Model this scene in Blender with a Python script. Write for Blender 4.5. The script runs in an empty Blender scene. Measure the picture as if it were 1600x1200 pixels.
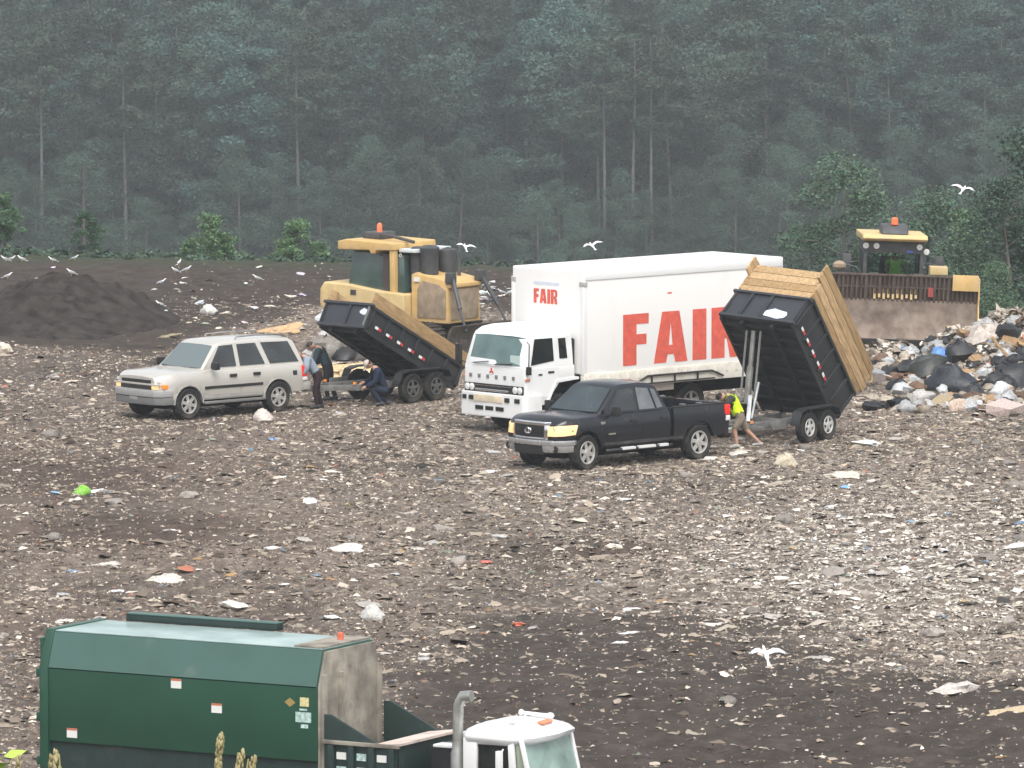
import bpy, bmesh, math, random
import numpy as np
from mathutils import Vector, Matrix

# ------------------------------------------------------------------ camera, sky, sun, exposure
C = bpy.context.scene
COL = C.collection
CAM_H, FPX, PITCH = 18.7, 12000.0, math.atan(1110 / 12000.0)
cam = bpy.data.objects.new('camera', bpy.data.cameras.new('camera'))
cam.data.sensor_width = 36.0
cam.data.lens = FPX / 1600 * 36
cam.data.clip_start, cam.data.clip_end = 0.5, 3000
cam.location = (0, 0, CAM_H)
cam.rotation_euler = (math.pi / 2 - PITCH, 0, 0)
COL.objects.link(cam)
C.camera = cam

SUN_EL, SUN_ROT = math.radians(58), math.radians(172)
world = bpy.data.worlds.new('World'); C.world = world
world.use_nodes = True
wn, wl = world.node_tree.nodes, world.node_tree.links
wn.clear()
wo = wn.new('ShaderNodeOutputWorld'); wb = wn.new('ShaderNodeBackground')
sky = wn.new('ShaderNodeTexSky'); sky.sky_type = 'NISHITA'; sky.sun_disc = False
sky.sun_elevation, sky.sun_rotation = SUN_EL, SUN_ROT
sky.air_density, sky.dust_density, sky.ozone_density = 1.0, 4.0, 1.0
hs = wn.new('ShaderNodeHueSaturation'); hs.inputs['Saturation'].default_value = 0.28   # overcast: the sky is nearly grey
wl.new(sky.outputs[0], hs.inputs['Color']); wl.new(hs.outputs[0], wb.inputs['Color'])
wl.new(wb.outputs[0], wo.inputs['Surface'])
wb.inputs['Strength'].default_value = 0.15
sl = bpy.data.lights.new('sun', 'SUN'); sl.energy = 0.9; sl.angle = math.radians(40); sl.color = (1.0, 0.97, 0.93)
sun = bpy.data.objects.new('sun', sl); COL.objects.link(sun)
sd = Vector((math.sin(SUN_ROT) * math.cos(SUN_EL), math.cos(SUN_ROT) * math.cos(SUN_EL), math.sin(SUN_EL)))
sun.rotation_euler = sd.to_track_quat('Z', 'Y').to_euler()
C.view_settings.view_transform = 'Standard'; C.view_settings.look = 'None'
C.view_settings.gamma = 1; C.view_settings.use_curve_mapping = False
C.view_settings.exposure = 0.8
C.cycles.volume_bounces = 1
HAZE = 0.00025

def gp(px, py, z=0.0):
    """ground point (height z) that the photograph shows at pixel (px, py)"""
    dx, dy, dz = (px - 800) / FPX, 1.0, -(py - 600) / FPX
    cy, sy = math.cos(PITCH), math.sin(PITCH)
    d = Vector((dx, cy * dy + sy * dz, -sy * dy + cy * dz))
    t = (z - CAM_H) / d.z
    return Vector((0, 0, CAM_H)) + d * t
def dp(px, py, dist):
    """point at the given distance along y that the photograph shows at (px, py)"""
    dx, dz = (px - 800) / FPX, -(py - 600) / FPX
    cy, sy = math.cos(PITCH), math.sin(PITCH)
    d = Vector((dx, cy + sy * dz, -sy + cy * dz))
    return Vector((0, 0, CAM_H)) + d * (dist / d.y)

# ------------------------------------------------------------------ helpers
class MB:
    def __init__(s): s.v = []; s.f = []; s.m = []
    def add(s, vs, fs, m=0):
        o = len(s.v); s.v += [tuple(v) for v in vs]
        for f in fs: s.f.append(tuple(i + o for i in f)); s.m.append(m)
        return s
    def box(s, x0, x1, y0, y1, z0, z1, m=0):
        vs = [(x, y, z) for x in (x0, x1) for y in (y0, y1) for z in (z0, z1)]
        return s.add(vs, [(0, 1, 3, 2), (4, 6, 7, 5), (0, 4, 5, 1), (2, 3, 7, 6), (0, 2, 6, 4), (1, 5, 7, 3)], m)
    def beam(s, a, b, w, h, m=0, up=(0, 0, 1)):
        a, b = Vector(a), Vector(b); d = (b - a).normalized(); u = Vector(up)
        if abs(d.dot(u)) > .98: u = Vector((1, 0, 0))
        r = d.cross(u).normalized() * (w / 2); u2 = r.cross(d).normalized() * (h / 2)
        vs = [p + i * r + j * u2 for p in (a, b) for i in (-1, 1) for j in (-1, 1)]
        return s.add(vs, [(0, 1, 3, 2), (4, 6, 7, 5), (0, 4, 5, 1), (2, 3, 7, 6), (0, 2, 6, 4), (1, 5, 7, 3)], m)
    def loft(s, rings, cap=True, m=0):
        n = len(rings[0]); vs = [p for r in rings for p in r]; fs = []
        for k in range(len(rings) - 1):
            for i in range(n):
                j = (i + 1) % n
                fs.append((k * n + i, k * n + j, (k + 1) * n + j, (k + 1) * n + i))
        if cap: fs += [tuple(range(n))[::-1], tuple(range((len(rings) - 1) * n, len(rings) * n))]
        return s.add(vs, fs, m)
    def tube(s, pts, rad, n=8, m=0, cap=True):
        pts = [Vector(p) for p in pts]
        if not hasattr(rad, '__len__'): rad = [rad] * len(pts)
        rings = []; ref = None
        for i, p in enumerate(pts):
            d = (pts[min(i + 1, len(pts) - 1)] - pts[max(i - 1, 0)]).normalized()
            if ref is None: ref = Vector((0, 0, 1)) if abs(d.z) < .9 else Vector((1, 0, 0))
            a = d.cross(ref).normalized(); b = a.cross(d).normalized(); ref = b
            rings.append([p + float(rad[i]) * (math.cos(t) * a + math.sin(t) * b) for t in (2 * math.pi * k / n for k in range(n))])
        return s.loft(rings, cap, m)
    def prism(s, poly, a, b, axis='y', m=0):
        f = {'y': lambda p, t: (p[0], t, p[1]), 'x': lambda p, t: (t, p[0], p[1]), 'z': lambda p, t: (p[0], p[1], t)}[axis]
        return s.loft([[f(p, a) for p in poly], [f(p, b) for p in poly]], True, m)
    def lathe(s, prof, c, axis='y', n=24, m=0):
        rings = []
        for k in range(n):
            t = 2 * math.pi * k / n; ct, st = math.cos(t), math.sin(t)
            r_ = []
            for (r, h) in prof:
                if axis == 'y': r_.append((c[0] + r * ct, c[1] + h, c[2] + r * st))
                elif axis == 'z': r_.append((c[0] + r * ct, c[1] + r * st, c[2] + h))
                else: r_.append((c[0] + h, c[1] + r * ct, c[2] + r * st))
            rings.append(r_)
        q = len(prof); vs = [p for r in rings for p in r]; fs = []
        for k in range(n):
            k2 = (k + 1) % n
            for i in range(q - 1): fs.append((k * q + i, k2 * q + i, k2 * q + i + 1, k * q + i + 1))
        return s.add(vs, fs, m)
    def ball(s, c, r, n=10, m=0):
        rx, ry, rz = (r, r, r) if not hasattr(r, '__len__') else r
        rings = []
        for i in range(n // 2 + 1):
            a = math.pi * i / (n // 2); rr = max(math.sin(a), .02)
            rings.append([(c[0] + rx * rr * math.cos(t), c[1] + ry * rr * math.sin(t), c[2] - rz * math.cos(a)) for t in (2 * math.pi * k / n for k in range(n))])
        return s.loft(rings, True, m)
    def build(s, name, mats, parent=None, bevel=0, seg=2, smooth=35, loc=(0, 0, 0), rot=(0, 0, 0), jitter=0):
        me = bpy.data.meshes.new(name); me.from_pydata(s.v, [], s.f)
        if not isinstance(mats, (list, tuple)): mats = [mats]
        for m in mats: me.materials.append(m)
        me.polygons.foreach_set('material_index', s.m)
        bm = bmesh.new(); bm.from_mesh(me)
        bmesh.ops.recalc_face_normals(bm, faces=bm.faces)
        if bevel:
            es = [e for e in bm.edges if len(e.link_faces) == 2 and e.calc_face_angle(0) > .5]
            bmesh.ops.bevel(bm, geom=es, offset=bevel, segments=seg, profile=.6, affect='EDGES', clamp_overlap=True)
        bm.to_mesh(me); bm.free()
        if smooth:
            me.polygons.foreach_set('use_smooth', [True] * len(me.polygons))
            me.set_sharp_from_angle(angle=math.radians(smooth))
        o = bpy.data.objects.new(name, me); COL.objects.link(o)
        o.location = loc; o.rotation_euler = rot
        if parent: o.parent = parent
        return o

def tag(o, label=None, cat=None, group=None, kind=None):
    if label: o['label'] = label
    if cat: o['category'] = cat
    if group: o['group'] = group
    if kind: o['kind'] = kind
    return o
def empty(name, loc, rz, label, cat, group=None, rx=0):
    o = bpy.data.objects.new(name, None); COL.objects.link(o)
    o.location = loc; o.rotation_euler = (rx, 0, rz); o.empty_display_size = .3
    return tag(o, label, cat, group)
def at(px, py, rz, lx, ly, z=0.0):
    """origin for a thing turned by rz whose local point (lx, ly) stands at pixel (px, py)"""
    p = gp(px, py, z); c, s = math.cos(rz), math.sin(rz)
    return Vector((p.x - (c * lx - s * ly), p.y - (s * lx + c * ly), z))

def M(name, col, rough=.5, metal=0.0, spec=.5, var=0.0, scale=4.0, dirt=None, damt=.5, dscale=3.0, coat=0.0, emit=None, estr=1.0, objcol=False, alpha=None, bump=0.0, bscale=40.0, stretch=None):
    m = bpy.data.materials.new(name); m.use_nodes = True
    n, l = m.node_tree.nodes, m.node_tree.links
    b = n['Principled BSDF']
    b.inputs['Roughness'].default_value = rough; b.inputs['Metallic'].default_value = metal
    b.inputs['Specular IOR Level'].default_value = spec; b.inputs['Coat Weight'].default_value = coat
    b.inputs['Base Color'].default_value = (*col, 1)
    src = None
    if objcol:
        oi = n.new('ShaderNodeObjectInfo'); src = oi.outputs['Color']
    if var or dirt or bump:
        tc = n.new('ShaderNodeTexCoord'); co = tc.outputs['Object']
        if stretch:
            mp = n.new('ShaderNodeMapping'); mp.inputs['Scale'].default_value = stretch; l.new(co, mp.inputs[0]); co = mp.outputs[0]
    if var:
        nz = n.new('ShaderNodeTexNoise'); nz.inputs['Scale'].default_value = scale; nz.inputs['Detail'].default_value = 6
        l.new(co, nz.inputs['Vector'])
        mr = n.new('ShaderNodeMapRange'); mr.inputs[1].default_value = .3; mr.inputs[2].default_value = .7
        mr.inputs[3].default_value = 1 - var; mr.inputs[4].default_value = 1 + var
        l.new(nz.outputs[0], mr.inputs[0])
        mx = n.new('ShaderNodeMix'); mx.data_type = 'RGBA'; mx.blend_type = 'MULTIPLY'; mx.inputs[0].default_value = 1
        if src: l.new(src, mx.inputs[6])
        else: mx.inputs[6].default_value = (*col, 1)
        l.new(mr.outputs[0], mx.inputs[7]); src = mx.outputs[2]
    if dirt:
        nz = n.new('ShaderNodeTexNoise'); nz.inputs['Scale'].default_value = dscale; nz.inputs['Detail'].default_value = 8; nz.inputs['Roughness'].default_value = .65
        l.new(co, nz.inputs['Vector'])
        mr = n.new('ShaderNodeMapRange'); mr.inputs[1].default_value = .62 - .3 * damt; mr.inputs[2].default_value = .85 - .3 * damt
        mr.inputs[3].default_value = 0; mr.inputs[4].default_value = min(1, .35 + damt * .65)
        l.new(nz.outputs[0], mr.inputs[0])
        mx = n.new('ShaderNodeMix'); mx.data_type = 'RGBA'
        if src: l.new(src, mx.inputs[6])
        else: mx.inputs[6].default_value = (*col, 1)
        mx.inputs[7].default_value = (*dirt, 1); l.new(mr.outputs[0], mx.inputs[0]); src = mx.outputs[2]
        rr = n.new('ShaderNodeMapRange'); rr.inputs[3].default_value = rough; rr.inputs[4].default_value = max(rough, .8)
        l.new(mr.outputs[0], rr.inputs[0]); l.new(rr.outputs[0], b.inputs['Roughness'])
    if src: l.new(src, b.inputs['Base Color'])
    if bump:
        nz = n.new('ShaderNodeTexNoise'); nz.inputs['Scale'].default_value = bscale; l.new(co, nz.inputs['Vector'])
        bp = n.new('ShaderNodeBump'); bp.inputs['Strength'].default_value = bump; bp.inputs['Distance'].default_value = .02
        l.new(nz.outputs[0], bp.inputs['Height']); l.new(bp.outputs[0], b.inputs['Normal'])
    if emit:
        b.inputs['Emission Color'].default_value = (*emit, 1); b.inputs['Emission Strength'].default_value = estr
    if alpha is not None: b.inputs['Alpha'].default_value = alpha
    return m

def attr_mat(name, attr, rough=.85, spec=.2, island=0.0, objvar=0.0, trans=False):
    """colour stored on the mesh (the thing's own colour), varied a little per object"""
    m = bpy.data.materials.new(name); m.use_nodes = True
    n, l = m.node_tree.nodes, m.node_tree.links; b = n['Principled BSDF']
    b.inputs['Roughness'].default_value = rough; b.inputs['Specular IOR Level'].default_value = spec
    a = n.new('ShaderNodeAttribute'); a.attribute_name = attr; src = a.outputs['Color']
    if objvar:
        oi = n.new('ShaderNodeObjectInfo')
        mx = n.new('ShaderNodeMix'); mx.data_type = 'RGBA'; mx.blend_type = 'MULTIPLY'; mx.inputs[0].default_value = 1
        l.new(src, mx.inputs[6]); l.new(oi.outputs['Color'], mx.inputs[7]); src = mx.outputs[2]
    l.new(src, b.inputs['Base Color'])
    if trans:
        b.inputs['Transmission Weight'].default_value = 0
        b.inputs['Subsurface Weight'].default_value = 0
    return m

def np_mesh(name, v, f, mat, cols=None, parent=None, smooth=False):
    """mesh from numpy arrays, f is (n, 3 or 4); cols per vertex"""
    me = bpy.data.meshes.new(name); nf, k = f.shape
    me.vertices.add(len(v)); me.vertices.foreach_set('co', np.asarray(v, np.float32).ravel())
    me.loops.add(nf * k); me.loops.foreach_set('vertex_index', np.asarray(f, np.int32).ravel())
    me.polygons.add(nf); me.polygons.foreach_set('loop_start', np.arange(nf, dtype=np.int32) * k)
    if smooth: me.polygons.foreach_set('use_smooth', np.ones(nf, bool))
    me.update(calc_edges=True); me.validate()
    if cols is not None:
        a = me.color_attributes.new('tint', 'FLOAT_COLOR', 'POINT')
        a.data.foreach_set('color', np.concatenate([cols, np.ones((len(cols), 1))], 1).astype(np.float32).ravel())
    me.materials.append(mat)
    o = bpy.data.objects.new(name, me); COL.objects.link(o)
    if parent: o.parent = parent
    return o

def vnoise(x, y, seed=0):
    """smooth value noise, numpy"""
    xi, yi = np.floor(x).astype(np.int64), np.floor(y).astype(np.int64); xf, yf = x - xi, y - yi
    def h(a, b):
        n = (a * 374761393 + b * 668265263 + seed * 974711) & 0xffffffff
        n = ((n ^ (n >> 13)) * 1274126177) & 0xffffffff
        return ((n ^ (n >> 16)) & 0xffff) / 65535.0
    u, v = xf * xf * (3 - 2 * xf), yf * yf * (3 - 2 * yf)
    return (h(xi, yi) * (1 - u) + h(xi + 1, yi) * u) * (1 - v) + (h(xi, yi + 1) * (1 - u) + h(xi + 1, yi + 1) * u) * v
def fbm(x, y, seed=0, o=4):
    r = 0; a = .5; 
    for k in range(o): r = r + a * vnoise(x * 2 ** k, y * 2 ** k, seed + k * 17); a *= .5
    return r / (1 - .5 ** o)
# ------------------------------------------------------------------ ground
def sstep(t): t = np.clip(t, 0, 1); return t * t * (3 - 2 * t)
def to_px(x, y):
    """pixel column and row of ground points at height 0 (for laying out soil patches in the place)"""
    px = 800 + FPX * x / y
    py = 600 + FPX * np.tan(np.arctan2(CAM_H, y) - PITCH)
    return px, py
FLAT = []   # (x, y, radius): level spots under vehicles
def height(x, y):
    x = np.asarray(x, float); y = np.asarray(y, float)
    ys = np.maximum(y, 5)
    px = np.clip(800 + FPX * x / ys, -600, 2200)
    edge = np.interp(px, [-600, 0, 250, 450, 800, 1300, 1600, 2200], [250, 247.5, 245.5, 243, 241, 222, 212, 208])
    z = np.interp(y, [-2000, 9, 104, 110], [17, 17, .15, 0])
    bump = (fbm(x * .18, y * .12, 3, 3) - .5) * .34 + (fbm(x * 1.1, y * .8, 5, 4) - .5) * .20
    # wheel and track ruts across the open soil
    rw = vnoise(x * .15, y * .1, 41); ph = (y + .22 * x + 1.5 * rw) * 2 * np.pi / 1.3
    bump = bump + .07 * np.sin(ph) * sstep((vnoise(x * .06 + 3, y * .09, 43) - .35) * 3) * (y < 172)
    bump = bump + (fbm(x * 3.1, y * 2.2, 47, 2) - .5) * .16
    flat = np.zeros_like(x)
    for (fx, fy, fr) in FLAT:
        flat = np.maximum(flat, 1 - sstep((np.hypot(x - fx, y - fy) - fr) / 2.0))
    z = z + bump * (1 - .85 * flat) * np.where(y > 105, 1, .3)
    t = np.maximum(y - edge, 0)
    z = z - np.minimum(t * t / 40, t * .17) * 1.0
    far = -36 + np.clip((y - 690) * .10, 0, 45) + (fbm(x * .05, y * .05, 9, 3) - .5) * 2
    z = np.where(y > edge, np.maximum(z, far), z)
    return z
def hz(x, y): return float(height(np.array([x]), np.array([y]))[0])

for q in [(361, 648, 3.5), (970, 715, 4.5), (960, 668, 6.5), (665, 627, 4), (1281, 689, 4), (620, 560, 4), (1400, 545, 4)]:
    p = gp(q[0], q[1]); FLAT.append((p.x, p.y + 1.0, q[2]))

xs = np.concatenate([np.linspace(-700, -60, 12), np.linspace(-50, -24, 8), np.arange(-22, 22.01, .16), np.linspace(24, 50, 8), np.linspace(60, 700, 12)])
ysr = np.concatenate([np.linspace(-700, -40, 10), np.linspace(-30, 5, 8), np.arange(7, 120, 3.0), np.arange(121, 127.5, .6), np.arange(128, 256, .25), np.arange(257, 300, 2), np.linspace(305, 900, 60), np.linspace(930, 1300, 8)])
GX, GY = np.meshgrid(xs, ysr); gz = height(GX, GY)
gv = np.stack([GX, GY, gz], -1).reshape(-1, 3)
ny, nx = GX.shape
ii = (np.arange(ny - 1)[:, None] * nx + np.arange(nx - 1)[None, :]).ravel()
gf = np.stack([ii, ii + 1, ii + nx + 1, ii + nx], 1)
# soil kinds: x = how much pale compacted litter is worked into the soil, y = reddish brown soil, z = weeds
def soil_maps(x, y):
    px, py = to_px(x, np.maximum(y, 30))
    n1 = fbm(x * .35, y * .16, 21, 4); n2 = fbm(x * .9, y * .4, 31, 4)
    # dense litter everywhere below the far soil, above the dark band at lower right
    band = np.interp(px, [0, 420, 640, 760, 1000, 1250, 1600], [1500, 1300, 1090, 1000, 985, 1000, 1050])
    top = np.interp(px, [0, 240, 300, 420, 480, 740, 800, 1300, 1600], [535, 545, 520, 500, 480, 470, 480, 510, 500])
    streak = fbm(x * .10, y * .55 + x * .12, 61, 4)
    out = np.interp(px, [0, 420, 640, 800, 1600], [400, 220, 110, 55, 45])
    dense = sstep((py - top) / 14 + (n1 - .5) * 2) * (1 - .93 * sstep((py - band + .4 * out) / out + (streak - .5) * 2.4))
    bright = np.exp(-((px - 1400) / 330) ** 2 - ((py - 890) / 105) ** 2)
    brown = np.exp(-((px - 90) / 190) ** 2 - ((py - 735) / 34) ** 2) + .9 * np.exp(-((px - 190) / 170) ** 2 - ((py - 830) / 22) ** 2) + .6 * np.exp(-((px - 120) / 150) ** 2 - ((py - 1000) / 30) ** 2)
    brown += .8 * np.exp(-((px - 960) / 120) ** 2 - ((py - 860) / 14) ** 2)
    return px, py, dense, bright, np.clip(brown, 0, 1), n1, n2
px_, py_, dn_, br_, bw_, n1_, n2_ = soil_maps(gv[:, 0], gv[:, 1])
weeds = sstep((gv[:, 1] - (np.interp(np.clip(px_, 0, 1600), [0, 450, 800, 1600], [243, 240, 238, 215]))) / 5) 
weeds = np.maximum(weeds, 1 - sstep((gv[:, 1] - 60) / 45))
sc_ = np.stack([np.clip(dn_ * (.35 + .9 * n1_) * (1 - .75 * bw_) + .75 * br_ * (.4 + n1_), 0, 1), np.clip(bw_ + .3 * n2_ + .45 * (1 - sstep((px_ - 250) / 600)) * dn_ * n1_ * 1.4, 0, 1), weeds], 1)

def ground_mat():
    m = bpy.data.materials.new('landfill_soil'); m.use_nodes = True
    n, l = m.node_tree.nodes, m.node_tree.links; b = n['Principled BSDF']
    b.inputs['Roughness'].default_value = .9; b.inputs['Specular IOR Level'].default_value = .15
    a = n.new('ShaderNodeAttribute'); a.attribute_name = 'tint'
    sp = n.new('ShaderNodeSeparateColor'); l.new(a.outputs['Color'], sp.inputs[0])
    tc = n.new('ShaderNodeTexCoord')
    def noise(s, d=6, r=.6):
        z = n.new('ShaderNodeTexNoise'); z.inputs['Scale'].default_value = s; z.inputs['Detail'].default_value = d; z.inputs['Roughness'].default_value = r
        l.new(tc.outputs['Object'], z.inputs['Vector']); return z
    def ramp(sock, stops):
        r = n.new('ShaderNodeValToRGB'); e = r.color_ramp.elements
        e[0].position, e[0].color = stops[0][0], (*stops[0][1], 1); e[1].position, e[1].color = stops[-1][0], (*stops[-1][1], 1)
        for p, c in stops[1:-1]: q = e.new(p); q.color = (*c, 1)
        l.new(sock, r.inputs[0]); return r.outputs[0]
    def mix(fac, a_, b_, mode='MIX'):
        x = n.new('ShaderNodeMix'); x.data_type = 'RGBA'; x.blend_type = mode
        if isinstance(fac, float): x.inputs[0].default_value = fac
        else: l.new(fac, x.inputs[0])
        for s_, i in ((a_, 6), (b_, 7)):
            if isinstance(s_, tuple): x.inputs[i].default_value = (*s_, 1)
            else: l.new(s_, x.inputs[i])
        return x.outputs[2]
    soil = ramp(noise(1.6, 9, .7).outputs[0], [(.25, (.024, .020, .018)), (.45, (.046, .038, .033)), (.62, (.074, .062, .053)), (.8, (.14, .12, .10))])
    pale = ramp(noise(5, 6, .75).outputs[0], [(.3, (.040, .033, .028)), (.5, (.095, .080, .067)), (.62, (.20, .175, .148)), (.78, (.44, .41, .36))])
    brown = ramp(noise(2.2, 8, .7).outputs[0], [(.25, (.05, .036, .029)), (.6, (.10, .076, .062)), (.85, (.17, .14, .12))])
    green = ramp(noise(3, 6).outputs[0], [(.3, (.030, .038, .024)), (.7, (.07, .08, .05))])
    c = mix(sp.outputs[0], soil, pale); c = mix(sp.outputs[1], c, brown)
    up = n.new('ShaderNodeMapRange'); up.inputs[1].default_value = .45; up.inputs[2].default_value = 1.0; up.inputs[3].default_value = 1.0; up.inputs[4].default_value = 1.8
    l.new(sp.outputs[0], up.inputs[0]); c = mix(1.0, c, up.outputs[0], 'MULTIPLY'); c = mix(sp.outputs[2], c, green)
    l.new(c, b.inputs['Base Color'])
    bp = n.new('ShaderNodeBump'); bp.inputs['Strength'].default_value = .7; bp.inputs['Distance'].default_value = .08
    l.new(noise(7, 8, .7).outputs[0], bp.inputs['Height']); l.new(bp.outputs[0], b.inputs['Normal'])
    return m
ground = np_mesh('ground', gv, gf, ground_mat(), sc_, smooth=True); tag(ground, kind='structure')

# dark heap of loose soil at the left
def mound(name, cx, cy, rx, ry, hh, seed, mat, label):
    n, k = 90, 44; vs = []; fs = []
    r, t = np.meshgrid(np.linspace(0, 1, k), np.linspace(0, 2 * np.pi, n, endpoint=False))
    X, Y = r * np.cos(t) * rx, r * np.sin(t) * ry
    wob = 1 + .25 * (fbm(np.cos(t) * 1.5 + 5, np.sin(t) * 1.5 + 5, seed, 3) - .5) * 2
    X *= wob; Y *= wob
    prof = np.clip(1 - r, 0, 1); hgt = hh * (prof ** 1.15) * (1.12 - .25 * prof)
    hgt = hgt + ((fbm(X * 1.3, Y * 1.3, seed + 3, 4) - .5) * .55 + (fbm(X * 4, Y * 4, seed + 9, 3) - .5) * .28) * np.minimum(prof * 4, 1)
    Z = height(X + cx, Y + cy) + hgt - .06 * (r > .97)
    v = np.stack([X + cx, Y + cy, Z], -1).reshape(-1, 3)
    f = []
    for i in range(n):
        for j in range(k - 1):
            a = i * k + j; b2 = ((i + 1) % n) * k + j
            f.append((a, a + 1, b2 + 1, b2))
    o = np_mesh(name, v, np.array(f), mat, smooth=True); tag(o, label, 'soil mound'); return o
soilM = M('dark_soil', (.040, .035, .032), .95, spec=.1, var=.45, scale=2.5, bump=.8, bscale=9)
pm = gp(95, 512)
mound('soil_mound', pm.x, pm.y + 1.0, 3.45, 5.2, 1.75, 4, soilM, 'dark heap of loose soil at the left edge behind the silver SUV')

# haze: the rainy air over the whole place
hb = MB().box(-720, 720, -720, 1320, -40, 32).build('haze', [], smooth=0)
hm = bpy.data.materials.new('haze_air'); hm.use_nodes = True
hn = hm.node_tree.nodes; hn.remove(hn['Principled BSDF'])
pv = hn.new('ShaderNodeVolumePrincipled'); pv.inputs['Density'].default_value = HAZE
pv.inputs['Color'].default_value = (.90, .955, .985, 1); pv.inputs['Anisotropy'].default_value = .2
hm.node_tree.links.new(pv.outputs[0], hn['Material Output'].inputs['Volume'])
hb.data.materials.clear(); hb.data.materials.append(hm); tag(hb, kind='stuff')
# ------------------------------------------------------------------ forest and bushes
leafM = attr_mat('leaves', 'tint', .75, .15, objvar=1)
barkM = M('bark', (.11, .10, .09), .9, spec=.1, var=.4, scale=6, stretch=(1, 1, .2))
paleBarkM = M('pale_bark', (.12, .118, .11), .9, spec=.1, var=.35, scale=5)
def leaf_mesh(name, rng, clumps, per, leaf, spread):
    """clumps: (x,y,z,r); leaf quads gathered around each clump, mostly in its outer shell"""
    P = []
    for (x, y, z, r) in clumps:
        d = rng.normal(size=(per, 3)); d /= np.linalg.norm(d, axis=1)[:, None]
        rr = r * rng.uniform(.25, 1.05, (per, 1)) ** .6
        q = d * rr * np.array([1, 1, .62]); q[:, 2] -= .1 * r
        P.append(q + np.array([x, y, z]))
    P = np.concatenate(P); n = len(P)
    a = rng.normal(size=(n, 3)); a[:, 2] *= .5; a /= np.linalg.norm(a, axis=1)[:, None]
    b = rng.normal(size=(n, 3)); b -= (a * b).sum(1)[:, None] * a; b /= np.linalg.norm(b, axis=1)[:, None]
    s = leaf * rng.uniform(.55, 1.3, (n, 1))
    a *= s; b *= s * rng.uniform(.4, .75, (n, 1))
    v = np.stack([P - a, P + b * .9 - a * .1, P + a, P - b * .9 + a * .1], 1).reshape(-1, 3)
    f = np.arange(4 * n).reshape(n, 4)
    # leaf colours: every leaf cluster has its own green
    k = rng.uniform(.65, 1.4, (n, 1)); y = rng.uniform(-.2, .35, (n, 1))
    col = np.concatenate([(.050 + .03 * y) * k, .082 * k, (.060 - .03 * y) * k], 1)
    me = np_mesh(name, v, f, leafM, np.repeat(np.clip(col, .005, 1), 4, 0))
    return me
def make_tree(kind, seed):
    rng = np.random.default_rng(seed); rnd = random.Random(seed)
    tr = MB(); H = {'tall': 22, 'slim': 21, 'low': 8.5, 'bush': 2.1, 'bare': 21}[kind] * rng.uniform(.92, 1.08)
    lean = rng.normal(0, .35, 2) * (H / 20) ** .5; r0 = {'tall': .24, 'slim': .17, 'low': .12, 'bush': .03, 'bare': .2}[kind]
    pts = [(lean[0] * (t ** 1.5) + .1 * math.sin(6 * t + seed), lean[1] * t, H * .93 * t) for t in np.linspace(0, 1, 9)]
    tr.tube(pts, [r0 * (1 - .82 * t) for t in np.linspace(0, 1, 9)], 7)
    clumps = []; lo = {'tall': .10 if seed % 2 else .2, 'slim': .38, 'low': .06, 'bush': .12, 'bare': .62}[kind]
    R = {'tall': 4.0, 'slim': 2.3, 'low': 2.5, 'bush': .85, 'bare': 2.2}[kind]; nb = {'tall': 50, 'slim': 30, 'low': 30, 'bush': 30, 'bare': 20}[kind]
    for k in range(nb):
        t = lo + (1 - lo) * (k + rng.uniform(0, 1)) / nb
        i = min(int(t * 8), 7); q = Vector(pts[i]).lerp(Vector(pts[i + 1]), min(t, 1) * 8 - i)
        an = rng.uniform(0, 2 * math.pi); u = (t - lo) / (1 - lo)
        wid = R * (.45 + .75 * math.sin(math.pi * min(1, .18 + .78 * u))) * rng.uniform(.5, 1.1) * (1.0 if kind not in ('low', 'bush') else (1.05 - .6 * u))
        e = q + Vector((math.cos(an) * wid, math.sin(an) * wid, rng.uniform(-.1, .5) * wid * .6))
        m_ = q.lerp(e, .5) + Vector((0, 0, .12 * wid))
        tr.tube([q, m_, e], [r0 * .3 * (1 - .7 * t), r0 * .18, .02], 5, cap=False)
        cr = rng.uniform(.55, 1.15) * (1.45 if kind == 'tall' else 1) * ((R / 3.0) ** .5 if kind != 'bush' else .30)
        clumps.append((e.x, e.y, e.z, cr))
        if rng.uniform() < .75: w_ = q.lerp(e, rng.uniform(.4, .75)); clumps.append((w_.x, w_.y, w_.z + .06 * R, cr * .85))
    tro = tr.build('trunk', paleBarkM if kind == 'bare' else barkM)
    per = {'tall': 330, 'slim': 280, 'low': 300, 'bush': 110, 'bare': 160}[kind]; lf = {'low': .062, 'bush': .045}.get(kind, .155)
    cro = leaf_mesh('crown', rng, clumps, per, lf, 1)
    cr_, tm_ = cro.data, tro.data
    bpy.data.objects.remove(cro); bpy.data.objects.remove(tro)
    return tm_, cr_
TREES = {'tall': [make_tree('tall', s) for s in (1, 2, 3, 4)], 'slim': [make_tree('slim', s) for s in (11, 12, 13)],
         'low': [make_tree('low', s) for s in (21, 22, 23)], 'bush': [make_tree('bush', s) for s in (41, 42, 43)], 'bare': [make_tree('bare', s) for s in (31, 32)]}
def plant(kind, i, x, y, s, tint, rz, name, label, cat, group=None, z=None, sz=1.0):
    tm_, cm_ = TREES[kind][i % len(TREES[kind])]
    zz = hz(x, y) - .1 if z is None else z
    o = empty(name, (x, y, zz), rz, label, cat, group); o.scale = (s, s, s * sz)
    t = bpy.data.objects.new('trunk', tm_); t.parent = o; COL.objects.link(t)
    c = bpy.data.objects.new('crown', cm_); c.parent = o; c.color = (*tint, 1); COL.objects.link(c)
    return o
rt = random.Random(77)
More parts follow.
